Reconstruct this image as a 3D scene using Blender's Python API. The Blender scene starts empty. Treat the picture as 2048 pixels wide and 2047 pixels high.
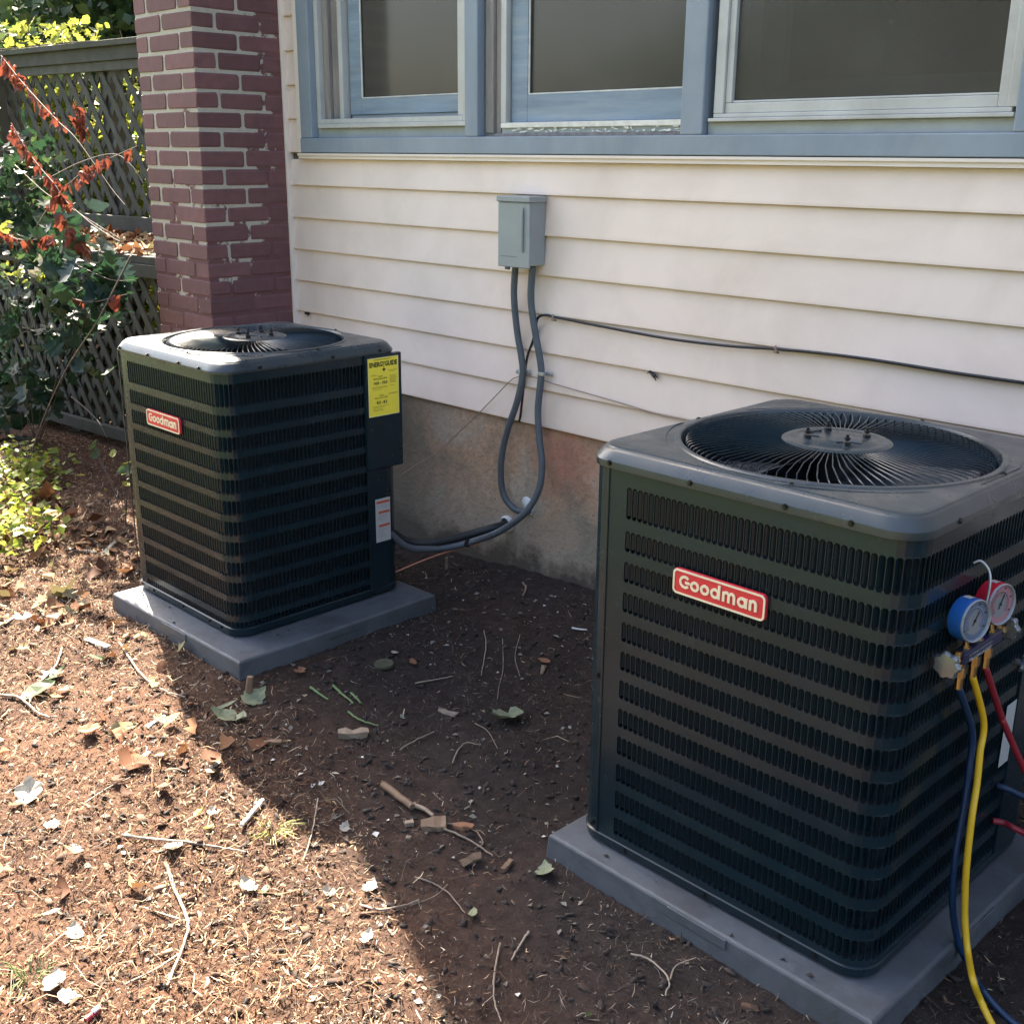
import bpy, bmesh, math, random
import numpy as np
from mathutils import Vector, Matrix, noise

scene = bpy.context.scene
COL = scene.collection
R = math.radians

# ------------------------------------------------------------------ camera, sky, sun, exposure
CF, CYAW, CPITCH, CROLL = 2259.714, 0.793423, 0.3050686, 0.0086152
CLOC = Vector((0.376043, -2.695894, 1.557941))
fwd = Vector((-math.sin(CYAW)*math.cos(CPITCH), math.cos(CYAW)*math.cos(CPITCH), -math.sin(CPITCH)))
rgt = Vector((math.cos(CYAW), math.sin(CYAW), 0))
upv = rgt.cross(fwd)
cr = math.cos(CROLL)*rgt + math.sin(CROLL)*upv
cu = -math.sin(CROLL)*rgt + math.cos(CROLL)*upv
cam_d = bpy.data.cameras.new('camera'); cam = bpy.data.objects.new('camera', cam_d); COL.objects.link(cam)
cam.matrix_world = Matrix(((cr.x, cu.x, -fwd.x, CLOC.x), (cr.y, cu.y, -fwd.y, CLOC.y), (cr.z, cu.z, -fwd.z, CLOC.z), (0, 0, 0, 1)))
cam_d.sensor_fit = 'HORIZONTAL'; cam_d.sensor_width = 36; cam_d.lens = 36*CF/2048
cam_d.clip_start = 0.02; cam_d.clip_end = 400
scene.camera = cam

SUN_EL, SUN_AZ = R(44.3), math.atan2(0.346, -0.938)          # towards the sun: from behind the house, far left
sdir = Vector((math.cos(SUN_AZ)*math.cos(SUN_EL), math.sin(SUN_AZ)*math.cos(SUN_EL), math.sin(SUN_EL)))
world = bpy.data.worlds.new('World'); scene.world = world; world.use_nodes = True
wn = world.node_tree; wn.nodes.clear()
sky = wn.nodes.new('ShaderNodeTexSky'); sky.sky_type = 'NISHITA'; sky.sun_disc = False
sky.sun_elevation = SUN_EL; sky.sun_rotation = math.atan2(sdir.x, sdir.y)
sky.air_density = 1.0; sky.dust_density = 4.5; sky.ozone_density = 0.6
bg = wn.nodes.new('ShaderNodeBackground'); bg.inputs[1].default_value = 0.08
wo = wn.nodes.new('ShaderNodeOutputWorld')
wn.links.new(sky.outputs[0], bg.inputs[0]); wn.links.new(bg.outputs[0], wo.inputs[0])
sun_d = bpy.data.lights.new('sun', 'SUN'); sun = bpy.data.objects.new('sun', sun_d); COL.objects.link(sun)
sun_d.energy = 5.0; sun_d.angle = R(0.53); sun_d.color = (1.0, 0.88, 0.72)
sun.rotation_euler = (-sdir).to_track_quat('-Z', 'Y').to_euler(); sun.location = (-6, 3, 8)
scene.view_settings.view_transform = 'Standard'; scene.view_settings.look = 'None'
scene.view_settings.exposure = 3.12; scene.view_settings.gamma = 1.0
scene.view_settings.use_curve_mapping = False
try:
    scene.cycles.use_denoising = True
    scene.cycles.max_bounces = 7; scene.cycles.diffuse_bounces = 3; scene.cycles.glossy_bounces = 3
    scene.cycles.transparent_max_bounces = 12
    scene.cycles.sample_clamp_indirect = 6
except Exception:
    pass

# ------------------------------------------------------------------ helpers
def pt(px, py, axis, val):
    """world point seen at photo pixel (px,py) (2048 px wide) on the plane axis=val"""
    d = fwd + (px-1024)/CF*cr - (py-1023.5)/CF*cu
    t = (val-CLOC[axis])/d[axis]
    return CLOC + t*d

MATS = {}
def _n(nt, typ, **kw):
    n = nt.nodes.new(typ)
    for k, v in kw.items(): setattr(n, k, v)
    return n
def ramp(nt, fac, stops, interp='LINEAR'):
    r = nt.nodes.new('ShaderNodeValToRGB'); e = r.color_ramp; e.interpolation = interp
    while len(e.elements) < len(stops): e.elements.new(0.5)
    for el, (p, c) in zip(e.elements, stops):
        el.position = p; el.color = (*c, 1) if len(c) == 3 else c
    nt.links.new(fac, r.inputs[0]); return r.outputs[0]
def noise_tex(nt, co, scale, detail=4, rough=0.55, dist=0.0):
    n = nt.nodes.new('ShaderNodeTexNoise'); n.inputs['Scale'].default_value = scale
    n.inputs['Detail'].default_value = detail; n.inputs['Roughness'].default_value = rough
    n.inputs['Distortion'].default_value = dist
    nt.links.new(co, n.inputs['Vector']); return n.outputs['Fac']
def mixc(nt, f, a, b, mode='MIX'):
    m = nt.nodes.new('ShaderNodeMix'); m.data_type = 'RGBA'; m.blend_type = mode
    for sock, v in ((m.inputs[0], f), (m.inputs[6], a), (m.inputs[7], b)):
        if hasattr(v, 'is_output'): nt.links.new(v, sock)
        elif isinstance(v, (int, float)): sock.default_value = v
        else: sock.default_value = (*v, 1) if len(v) == 3 else v
    return m.outputs[2]
def material(name, col, rough=0.6, metal=0.0, var=0.0, vscale=6.0, bump=0.0, bscale=60.0, bdist=0.002,
             dirt=None, dscale=3.0, damt=0.5, spec=0.5, island=None, objrand=0.0, trans=0.0, coords='pos', rvar=0.0, coat=0.0, stretch=None):
    if name in MATS: return MATS[name]
    m = bpy.data.materials.new(name); m.use_nodes = True; nt = m.node_tree
    b = nt.nodes['Principled BSDF']; out = nt.nodes['Material Output']
    if coords == 'pos':
        co = nt.nodes.new('ShaderNodeNewGeometry').outputs['Position']
    else:
        co = nt.nodes.new('ShaderNodeTexCoord').outputs['Object']
    if stretch:
        mp = nt.nodes.new('ShaderNodeMapping'); mp.inputs['Scale'].default_value = stretch
        nt.links.new(co, mp.inputs[0]); co = mp.outputs[0]
    c = None
    if island:
        g = nt.nodes.new('ShaderNodeNewGeometry')
        c = ramp(nt, g.outputs['Random Per Island'], island)
    else:
        rgb = nt.nodes.new('ShaderNodeRGB'); rgb.outputs[0].default_value = (*col, 1); c = rgb.outputs[0]
    if var:
        f = noise_tex(nt, co, vscale, 5, 0.6)
        v = ramp(nt, f, [(0.3, (1-var,)*3), (0.7, (1+var*0.6,)*3)])
        c = mixc(nt, 1.0, c, v, 'MULTIPLY')
    if objrand:
        oi = nt.nodes.new('ShaderNodeObjectInfo')
        v = ramp(nt, oi.outputs['Random'], [(0, (1-objrand,)*3), (1, (1+objrand*0.5,)*3)])
        c = mixc(nt, 1.0, c, v, 'MULTIPLY')
    if dirt:
        f = noise_tex(nt, co, dscale, 7, 0.65, 0.4)
        fr = ramp(nt, f, [(0.45, (0, 0, 0)), (0.75, (damt,)*3)])
        c = mixc(nt, fr, c, dirt)
    nt.links.new(c, b.inputs['Base Color'])
    b.inputs['Roughness'].default_value = rough; b.inputs['Metallic'].default_value = metal
    b.inputs['Specular IOR Level'].default_value = spec
    if coat: b.inputs['Coat Weight'].default_value = coat; b.inputs['Coat Roughness'].default_value = 0.15
    if rvar:
        f = noise_tex(nt, co, vscale*2, 5)
        v = ramp(nt, f, [(0.3, (rough-rvar,)*3), (0.7, (rough+rvar,)*3)]); nt.links.new(v, b.inputs['Roughness'])
    if bump:
        f = noise_tex(nt, co, bscale, 6, 0.65)
        bn = nt.nodes.new('ShaderNodeBump'); bn.inputs['Strength'].default_value = bump; bn.inputs['Distance'].default_value = bdist
        nt.links.new(f, bn.inputs['Height']); nt.links.new(bn.outputs[0], b.inputs['Normal'])
    if trans:
        tr = nt.nodes.new('ShaderNodeBsdfTranslucent'); nt.links.new(c, tr.inputs[0])
        mx = nt.nodes.new('ShaderNodeMixShader'); mx.inputs[0].default_value = trans
        nt.links.new(b.outputs[0], mx.inputs[1]); nt.links.new(tr.outputs[0], mx.inputs[2]); nt.links.new(mx.outputs[0], out.inputs[0])
    MATS[name] = m; return m

class MB:
    def __init__(s): s.v = []; s.f = []
    def add(s, vs, fs):
        o = len(s.v); s.v += [tuple(v) for v in vs]; s.f += [tuple(i+o for i in f) for f in fs]
    def box(s, a, b, M=None):
        (x0, y0, z0), (x1, y1, z1) = a, b
        vs = [(x0,y0,z0),(x1,y0,z0),(x1,y1,z0),(x0,y1,z0),(x0,y0,z1),(x1,y0,z1),(x1,y1,z1),(x0,y1,z1)]
        if M is not None: vs = [M @ Vector(v) for v in vs]
        s.add(vs, [(0,3,2,1),(4,5,6,7),(0,1,5,4),(1,2,6,5),(2,3,7,6),(3,0,4,7)])
    def tube(s, pts, r, n=8, cap=True):
        pts = [Vector(p) for p in pts]; rr = r if hasattr(r, '__len__') else [r]*len(pts)
        prev = None; vs = []
        for i, p in enumerate(pts):
            t = (pts[min(i+1, len(pts)-1)]-pts[max(i-1, 0)]).normalized()
            if prev is None:
                a = Vector((0, 0, 1)) if abs(t.z) < 0.9 else Vector((1, 0, 0)); u = t.cross(a).normalized()
            else:
                u = (prev - t*prev.dot(t)).normalized()
            prev = u; w = t.cross(u)
            for k in range(n):
                th = 2*math.pi*k/n; vs.append(p + rr[i]*(math.cos(th)*u+math.sin(th)*w))
        fs = []
        for i in range(len(pts)-1):
            for k in range(n):
                a = i*n+k; b = i*n+(k+1) % n; fs.append((a, b, b+n, a+n))
        if cap: fs.append(tuple(range(n-1, -1, -1))); fs.append(tuple(range((len(pts)-1)*n, len(pts)*n)))
        s.add(vs, fs)
    def cyl(s, a, b, r, n=16, r2=None): s.tube([a, b], [r, r if r2 is None else r2], n)
    def loft(s, rings, closed=True, cap0=False, cap1=False):
        n = len(rings[0]); vs = [p for r in rings for p in r]; fs = []
        for i in range(len(rings)-1):
            for k in range(n if closed else n-1):
                a = i*n+k; b = i*n+(k+1) % n; fs.append((a, b, b+n, a+n))
        if cap0: fs.append(tuple(range(n-1, -1, -1)))
        if cap1: fs.append(tuple(range((len(rings)-1)*n, len(rings)*n)))
        s.add(vs, fs)
    def mesh(s, name):
        me = bpy.data.meshes.new(name); me.from_pydata([tuple(v) for v in s.v], [], s.f); me.update(); return me
    def build(s, name, mat, parent=None, smooth=0, bevel=0.0, M=None):
        me = s.mesh(name); return link(name, me, mat, parent, smooth, bevel, M)
def link(name, me, mat, parent=None, smooth=0, bevel=0.0, M=None):
    if mat is not None and not me.materials:
        for mm in (mat if isinstance(mat, (list, tuple)) else [mat]): me.materials.append(mm)
    if smooth:
        me.polygons.foreach_set('use_smooth', [True]*len(me.polygons))
        if smooth < 180: me.set_sharp_from_angle(angle=R(smooth))
    o = bpy.data.objects.new(name, me); COL.objects.link(o)
    if parent is not None: o.parent = parent
    if M is not None: o.matrix_local = M
    if bevel:
        b = o.modifiers.new('bevel', 'BEVEL'); b.width = bevel; b.segments = 2; b.limit_method = 'ANGLE'; b.angle_limit = R(40)
    return o
def tag(o, label=None, cat=None, group=None, kind=None):
    if label: o['label'] = label
    if cat: o['category'] = cat
    if group: o['group'] = group
    if kind: o['kind'] = kind
    return o
def empty(name, loc, label, cat, rz=0.0, group=None):
    o = bpy.data.objects.new(name, None); COL.objects.link(o); o.location = loc; o.rotation_euler = (0, 0, rz)
    o.empty_display_size = 0.1
    return tag(o, label, cat, group)
def np_mesh(name, V, F):
    """V (n,3), F (m,k) arrays"""
    me = bpy.data.meshes.new(name); k = F.shape[1]
    me.vertices.add(len(V)); me.vertices.foreach_set('co', np.ascontiguousarray(V, dtype=np.float32).ravel())
    me.loops.add(F.size); me.loops.foreach_set('vertex_index', np.ascontiguousarray(F, dtype=np.int32).ravel())
    me.polygons.add(len(F)); me.polygons.foreach_set('loop_start', np.arange(0, F.size, k, dtype=np.int32))
    me.polygons.foreach_set('loop_total', np.full(len(F), k, dtype=np.int32))
    me.update(calc_edges=True); me.validate(); return me
def spline(pts, n=6):
    """Catmull-Rom through points"""
    P = [Vector(p) for p in pts]; P = [P[0]*2-P[1]] + P + [P[-1]*2-P[-2]]; out = []
    for i in range(1, len(P)-2):
        a, b, c, d = P[i-1], P[i], P[i+1], P[i+2]
        for k in range(n):
            t = k/n
            out.append(0.5*((2*b)+(c-a)*t+(2*a-5*b+4*c-d)*t*t+(3*b-a-3*c+d)*t**3))
    out.append(P[-2]); return out
def text_mesh(txt, size, align='LEFT', offset=0.0, extrude=0.0, space=1.0):
    c = bpy.data.curves.new('text', 'FONT'); c.body = txt; c.size = size; c.align_x = align
    c.offset = offset; c.extrude = extrude; c.space_character = space; c.resolution_u = 3
    o = bpy.data.objects.new('text', c); COL.objects.link(o)
    bpy.context.view_layer.update()
    dg = bpy.context.evaluated_depsgraph_get(); me = bpy.data.meshes.new_from_object(o.evaluated_get(dg))
    bpy.data.objects.remove(o); bpy.data.curves.remove(c); return me

# value noise in numpy (terrain)
_rng = np.random.default_rng(7)
_lat = _rng.random((256, 256))
def vnoise(x, y, s):
    x = x*s+100.3; y = y*s+57.7
    xi = np.floor(x).astype(int); yi = np.floor(y).astype(int); fx = x-xi; fy = y-yi
    fx = fx*fx*(3-2*fx); fy = fy*fy*(3-2*fy)
    g = lambda a, b: _lat[a % 256, b % 256]
    return (g(xi, yi)*(1-fx)+g(xi+1, yi)*fx)*(1-fy)+(g(xi, yi+1)*(1-fx)+g(xi+1, yi+1)*fx)*fy-0.5
CP = np.array([(-2.72,-.77,.078),(-3.1,-1.16,.076),(-2.34,-1.16,.074),(-2.34,-.40,.085),(-3.1,-.40,.078),
    (-.76,-.63,0),(-1.17,-1.04,-.006),(-.35,-1.04,-.006),(-.35,-.22,.02),(-1.17,-.22,.05),
    (-3.6,0,.05),(-3.0,0,.075),(-2.7,0,.115),(-2.5,0,.128),(-2.3,0,.160),(-2.0,0,.176),(-1.4,0,.15),(-.7,0,.1),(1,0,.08),
    (-5.2,-.3,.13),(-6.4,-.4,.14),(-4.3,-.8,.10),(-4,-1.5,.09),(-5.5,-2,.09),(-7,-3,.06),(-2.5,-1.8,.03),(-1.5,-2.2,.0),(1,-2,-.02),(-.6,-1.7,-.01),
    (-3.2,-2.2,.05),(-1.7,-.8,.03),(-1.6,-1.3,.015)])
def gz_smooth(x, y):
    x = np.asarray(x, float); y = np.asarray(y, float); num = 0.0; den = 0.0
    for cx, cy, cz in CP:
        d2 = (x-cx)**2+(y-cy)**2+0.02; w = 1/d2**1.6; num = num+w*cz; den = den+w
    return num/den
PADS = [(-2.7225, -.7713, .770, .0221, .080, .141), (-.7605, -.6345, .823, -.0102, 0.0, .0659)]   # cx cy W yaw zbottom ztop
def gz(x, y, fine=True):
    z = gz_smooth(x, y); x = np.asarray(x, float); y = np.asarray(y, float)
    if fine:
        n = np.where((x < -1.9) & (y < -1.2), .022, 0)*vnoise(x, y, 4.5)*np.clip((-1.2-y)/.3, 0, 1)*np.clip((-1.9-x)/.3, 0, 1)+0.030*vnoise(x, y, 2.3)+0.018*vnoise(x, y, 6)+0.010*vnoise(x, y, 15)+0.006*vnoise(x, y, 37)
        z = z+n*np.where(x < -3.1, 1.3, 0.8)
    for cx, cy, W, a, zb, zt in PADS:
        dx = x-cx; dy = y-cy; u = np.abs(dx*math.cos(a)+dy*math.sin(a)); v = np.abs(-dx*math.sin(a)+dy*math.cos(a))
        d = np.maximum(u, v)-W/2; t = np.clip(1-d/0.10, 0, 1); t = t*t*(3-2*t)
        edge = 0.008*(vnoise(x, y, 9)+vnoise(x, y, 25)*.6)
        z = z*(1-t)+(zb+0.004+np.where(d > -.01, edge, -.01))*t
    return z
def ground_at(px, py):
    z = 0.03
    for _ in range(6):
        p = pt(px, py, 2, z); z = float(gz(p.x, p.y))
    return Vector((p.x, p.y, z))

# ------------------------------------------------------------------ materials
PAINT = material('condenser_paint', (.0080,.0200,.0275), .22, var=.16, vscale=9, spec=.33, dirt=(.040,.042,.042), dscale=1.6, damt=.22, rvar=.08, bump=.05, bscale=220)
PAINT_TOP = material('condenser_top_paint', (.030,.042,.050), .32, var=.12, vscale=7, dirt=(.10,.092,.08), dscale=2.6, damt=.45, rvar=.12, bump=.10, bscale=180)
COIL = material('coil_fins', (.015,.022,.029), .7, var=.3, vscale=14, bump=.6, bscale=40, bdist=.003, stretch=(1, 1, 9))
BLACKM = material('black_steel', (.012,.012,.014), .4)
SCREW = material('screw', (.02,.02,.02), .35, metal=.6)
SIDING = material('siding_vinyl', (.835,.672,.575), .48, var=.05, vscale=2.2, dirt=(.52,.40,.31), dscale=2.6, damt=.42, bump=.05, bscale=120)
TRIMC = material('cream_trim', (.80,.675,.585), .5, var=.06, vscale=5)
BLUE = material('blue_gray_paint', (.228,.268,.315), .55, var=.12, vscale=7, dirt=(.36,.38,.40), dscale=4, damt=.5, bump=.15, bscale=70, stretch=(1,1,.5))
BLUE2 = material('worn_blue_paint', (.205,.262,.325), .6, var=.25, vscale=11, dirt=(.36,.38,.39), dscale=14, damt=.55, bump=.4, bscale=50, stretch=(.25,1,2.5))
STORM = material('pale_storm_frame', (.50,.485,.455), .42, var=.10, vscale=8, dirt=(.28,.25,.22), dscale=6, damt=.5)
WOODG = material('weathered_channel', (.27,.235,.215), .8, var=.3, vscale=14, bump=.3, bscale=80, stretch=(3,3,.4))
PEEL = material('peeling_cream', (.72,.68,.60), .7, var=.2, vscale=30)
SILLG = material('sill_gray', (.36,.37,.36), .65, var=.15, vscale=10)
CONC = material('pad_composite', (.092,.101,.113), .6, var=.08, vscale=30, dirt=(.040,.036,.034), dscale=7, damt=.7, bump=.3, bscale=200, rvar=.12)
CONDUIT = material('conduit_gray', (.085,.098,.115), .42, var=.1, vscale=30)
BOXG = material('box_gray', (.28,.30,.30), .45, var=.06, vscale=8, dirt=(.2,.2,.19), dscale=5, damt=.3)
STEEL = material('galvanized', (.45,.46,.48), .4, metal=.7)
RUB = material('black_rubber', (.014,.015,.018), .55)
WIREB = material('brown_wire', (.27,.19,.15), .5)
COPPER = material('copper_wire', (.62,.26,.16), .3, metal=.5)
WHITEC = material('white_caulk', (.72,.72,.70), .6)
RED = material('badge_red', (.62,.028,.04), .4)
CREAM = material('badge_cream', (.82,.70,.50), .45)
YEL = material('label_yellow', (.90,.74,.06), .55)
INK = material('ink', (.015,.012,.01), .7)
INKS = material('ink_faint', (.22,.17,.02), .7)
LABW = material('label_white', (.44,.44,.44), .55)
LABO = material('label_orange', (.48,.09,.04), .55)
GREYTXT = material('label_gray', (.3,.3,.3), .6)
BRASS = material('brass', (.50,.36,.17), .3, metal=1.0, var=.2, vscale=60)
CHROME = material('chrome', (.17,.185,.20), .25, metal=.5, spec=.9)
GBLUE = material('gauge_blue', (.015,.10,.36), .35)
GRED = material('gauge_red', (.50,.012,.03), .35)
GFACE = material('gauge_face', (.20,.205,.215), .5)
GLENS = material('gauge_rim', (.26,.27,.29), .15)
NAVY = material('navy_decal', (.012,.018,.06), .4)
HBLUE = material('hose_blue', (.008,.032,.085), .4)
HYEL = material('hose_yellow', (.74,.44,.02), .42)
HRED = material('hose_red', (.26,.018,.030), .42)
FENCEW = material('weathered_wood', (.060,.060,.050), .85, var=.35, vscale=12, dirt=(.045,.055,.03), dscale=5, damt=.6, bump=.4, bscale=60, objrand=.25)
BRICKM = material('painted_brick', (.165,.073,.075), .78, var=.14, vscale=25, bump=.5, bscale=110, bdist=.0015, objrand=.22, dirt=(.10,.05,.055), dscale=9, damt=.5)
def mortar_mat():
    m = bpy.data.materials.new('lime_mortar'); m.use_nodes = True; nt = m.node_tree; b = nt.nodes['Principled BSDF']
    co = nt.nodes.new('ShaderNodeNewGeometry').outputs['Position']
    f = noise_tex(nt, co, 9, 7, .68)
    sx = nt.nodes.new('ShaderNodeSeparateXYZ'); nt.links.new(co, sx.inputs[0])
    # red paint survives in the joints low down and beside the wall
    a = nt.nodes.new('ShaderNodeMapRange'); nt.links.new(sx.outputs[2], a.inputs[0])
    a.inputs[1].default_value = .85; a.inputs[2].default_value = 1.50; a.inputs[3].default_value = .26; a.inputs[4].default_value = 0
    c2 = nt.nodes.new('ShaderNodeMapRange'); nt.links.new(sx.outputs[1], c2.inputs[0])
    c2.inputs[1].default_value = -.20; c2.inputs[2].default_value = -.02; c2.inputs[3].default_value = 0; c2.inputs[4].default_value = .26
    ad = _n(nt, 'ShaderNodeMath', operation='ADD'); nt.links.new(f, ad.inputs[0]); nt.links.new(a.outputs[0], ad.inputs[1])
    ad2 = _n(nt, 'ShaderNodeMath', operation='ADD'); nt.links.new(ad.outputs[0], ad2.inputs[0]); nt.links.new(c2.outputs[0], ad2.inputs[1])
    fr = ramp(nt, ad2.outputs[0], [(.615, (0,0,0)), (.65, (1,1,1))])
    f2 = noise_tex(nt, co, 60, 4)
    base = mixc(nt, f2, (.33,.295,.245), (.52,.465,.39))
    nt.links.new(mixc(nt, fr, base, (.140,.062,.064)), b.inputs['Base Color']); b.inputs['Roughness'].default_value = .9
    bn = nt.nodes.new('ShaderNodeBump'); bn.inputs['Distance'].default_value = .002; bn.inputs['Strength'].default_value = .7
    nt.links.new(f2, bn.inputs['Height']); nt.links.new(bn.outputs[0], b.inputs['Normal']); return m
MORTAR = mortar_mat()
def soil_mat():
    m = bpy.data.materials.new('soil'); m.use_nodes = True; nt = m.node_tree; b = nt.nodes['Principled BSDF']
    co = nt.nodes.new('ShaderNodeNewGeometry').outputs['Position']
    f = noise_tex(nt, co, 2.2, 6, .6); f2 = noise_tex(nt, co, 26, 8, .72, .6); f3 = noise_tex(nt, co, 120, 6, .7)
    c = ramp(nt, f, [(.3, (.030,.024,.022)), (.6, (.042,.030,.025)), (.8, (.056,.035,.028))])
    c = mixc(nt, 1.0, c, ramp(nt, f2, [(.25, (.45,.42,.40)), (.55, (1.0,1.0,1.0)), (.75, (1.5,1.35,1.2))]), 'MULTIPLY')
    c = mixc(nt, ramp(nt, f3, [(.62, (0,0,0)), (.72, (.75,.75,.75))]), c, (.13,.095,.07))
    # open lawn beyond the bed
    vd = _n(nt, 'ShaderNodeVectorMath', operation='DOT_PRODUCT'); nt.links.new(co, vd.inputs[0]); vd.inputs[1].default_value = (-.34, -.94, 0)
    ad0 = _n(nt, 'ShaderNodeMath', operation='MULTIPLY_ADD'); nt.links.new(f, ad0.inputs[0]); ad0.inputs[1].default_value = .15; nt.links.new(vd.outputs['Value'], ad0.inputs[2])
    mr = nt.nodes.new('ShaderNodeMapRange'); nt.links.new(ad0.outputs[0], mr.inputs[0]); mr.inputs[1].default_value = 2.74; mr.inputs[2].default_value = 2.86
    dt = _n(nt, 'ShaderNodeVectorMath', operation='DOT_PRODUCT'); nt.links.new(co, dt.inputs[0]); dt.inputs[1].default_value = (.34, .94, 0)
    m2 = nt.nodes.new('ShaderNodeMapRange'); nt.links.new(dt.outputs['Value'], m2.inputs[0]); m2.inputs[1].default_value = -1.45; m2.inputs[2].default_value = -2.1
    c = mixc(nt, m2.outputs[0], c, mixc(nt, 1.0, c, (2.2,1.55,1.10), 'MULTIPLY'))      # redder bark bed towards the yard, sunlit brightness painted in past the shadow edge
    c = mixc(nt, mr.outputs[0], c, mixc(nt, f2, (.072,.098,.042), (.125,.145,.068)))
    nt.links.new(c, b.inputs['Base Color']); b.inputs['Roughness'].default_value = .95; b.inputs['Specular IOR Level'].default_value = .2
    bn = nt.nodes.new('ShaderNodeBump'); bn.inputs['Distance'].default_value = .006; bn.inputs['Strength'].default_value = .9
    ad = _n(nt, 'ShaderNodeMath', operation='ADD'); nt.links.new(f2, ad.inputs[0]); nt.links.new(f3, ad.inputs[1])
    nt.links.new(ad.outputs[0], bn.inputs['Height']); nt.links.new(bn.outputs[0], b.inputs['Normal']); return m
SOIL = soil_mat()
def found_mat():
    m = bpy.data.materials.new('parged_foundation'); m.use_nodes = True; nt = m.node_tree; b = nt.nodes['Principled BSDF']
    co = nt.nodes.new('ShaderNodeNewGeometry').outputs['Position']
    f = noise_tex(nt, co, 3.2, 6, .6, .5); f2 = noise_tex(nt, co, 40, 6, .7)
    c = ramp(nt, f, [(.28, (.16,.14,.10)), (.42, (.31,.235,.165)), (.52, (.46,.30,.20)), (.62, (.45,.35,.265)), (.8, (.50,.44,.36))])
    c = mixc(nt, 1.0, c, ramp(nt, f2, [(.3, (.7,.68,.66)), (.6, (1.05,1.05,1.05))]), 'MULTIPLY')
    # red clay stain right of the conduits
    vd = _n(nt, 'ShaderNodeVectorMath', operation='DISTANCE'); nt.links.new(co, vd.inputs[0]); vd.inputs[1].default_value = (-2.11, 0, .60)
    mr = nt.nodes.new('ShaderNodeMapRange'); nt.links.new(vd.outputs['Value'], mr.inputs[0])
    mr.inputs[1].default_value = .04; mr.inputs[2].default_value = .20; mr.inputs[3].default_value = .8; mr.inputs[4].default_value = 0
    mm = _n(nt, 'ShaderNodeMath', operation='MULTIPLY'); nt.links.new(mr.outputs[0], mm.inputs[0]); nt.links.new(noise_tex(nt, co, 16, 5), mm.inputs[1])
    c = mixc(nt, mm.outputs[0], c, (.52,.14,.085))
    # grey cement towards the right
    sx = nt.nodes.new('ShaderNodeSeparateXYZ'); nt.links.new(co, sx.inputs[0])
    mz = nt.nodes.new('ShaderNodeMapRange'); nt.links.new(sx.outputs[2], mz.inputs[0])
    mz.inputs[1].default_value = .5; mz.inputs[2].default_value = .25; mz.inputs[3].default_value = 0; mz.inputs[4].default_value = .6
    c = mixc(nt, mz.outputs[0], c, mixc(nt, f, (.24,.215,.175), (.44,.405,.35)))
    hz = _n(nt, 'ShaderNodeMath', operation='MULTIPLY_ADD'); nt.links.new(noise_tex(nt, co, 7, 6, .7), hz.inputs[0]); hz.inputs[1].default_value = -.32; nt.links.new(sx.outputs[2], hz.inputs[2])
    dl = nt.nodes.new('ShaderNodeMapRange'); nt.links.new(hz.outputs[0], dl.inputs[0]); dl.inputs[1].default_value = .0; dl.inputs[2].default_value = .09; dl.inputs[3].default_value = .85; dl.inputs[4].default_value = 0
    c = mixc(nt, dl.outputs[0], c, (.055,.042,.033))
    pits = ramp(nt, noise_tex(nt, co, 75, 5, .7), [(.33, (1,1,1)), (.40, (0,0,0))]); c = mixc(nt, pits, c, (.09,.075,.06))
    # darker olive towards the chimney end
    mx_ = nt.nodes.new('ShaderNodeMapRange'); nt.links.new(sx.outputs[0], mx_.inputs[0]); mx_.inputs[1].default_value = -2.62; mx_.inputs[2].default_value = -2.95; mx_.inputs[3].default_value = 0; mx_.inputs[4].default_value = .75
    c = mixc(nt, mx_.outputs[0], c, (.085,.078,.058))
    nt.links.new(c, b.inputs['Base Color']); b.inputs['Roughness'].default_value = .92
    bn = nt.nodes.new('ShaderNodeBump'); bn.inputs['Distance'].default_value = .007; bn.inputs['Strength'].default_value = .8
    nt.links.new(f2, bn.inputs['Height']); nt.links.new(bn.outputs[0], b.inputs['Normal']); return m
FOUND = found_mat()
def glass_mat():
    m = bpy.data.materials.new('dusty_glass'); m.use_nodes = True; nt = m.node_tree; b = nt.nodes['Principled BSDF']; out = nt.nodes['Material Output']
    co = nt.nodes.new('ShaderNodeNewGeometry').outputs['Position']
    f = noise_tex(nt, co, 3, 6); c = mixc(nt, f, (.080,.070,.058), (.135,.122,.105)); f5 = noise_tex(nt, co, 90, 3, .5); c = mixc(nt, ramp(nt, f5, [(.70, (0,0,0)), (.78, (.5,.5,.5))]), c, (.30,.29,.27))
    nt.links.new(c, b.inputs['Base Color']); b.inputs['Roughness'].default_value = .10
    t = nt.nodes.new('ShaderNodeBsdfTransparent'); t.inputs[0].default_value = (.8,.82,.8,1)
    mx = nt.nodes.new('ShaderNodeMixShader'); mx.inputs[0].default_value = .38
    nt.links.new(b.outputs[0], mx.inputs[1]); nt.links.new(t.outputs[0], mx.inputs[2]); nt.links.new(mx.outputs[0], out.inputs[0]); return m
GLASS = glass_mat()
ROOM = material('room_dark', (.10,.085,.065), .9)
LEAFG = lambda name, a, b_, c_, tr=.35: material(name, a, .5, island=[(0, a), (.5, b_), (1, c_)], trans=tr, spec=.35)
LF_DARK = LEAFG('leaf_dark_green', (.008,.022,.012), (.014,.038,.018), (.026,.055,.024))
LF_MID = LEAFG('leaf_mid_green', (.022,.050,.018), (.045,.080,.028), (.09,.12,.04), .35)
LF_YEL = LEAFG('leaf_yellow_green', (.10,.17,.022), (.20,.24,.035), (.34,.29,.06), .5)
LF_RED = LEAFG('leaf_dried_red', (.05,.016,.014), (.13,.032,.020), (.26,.080,.038), .35)
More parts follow.
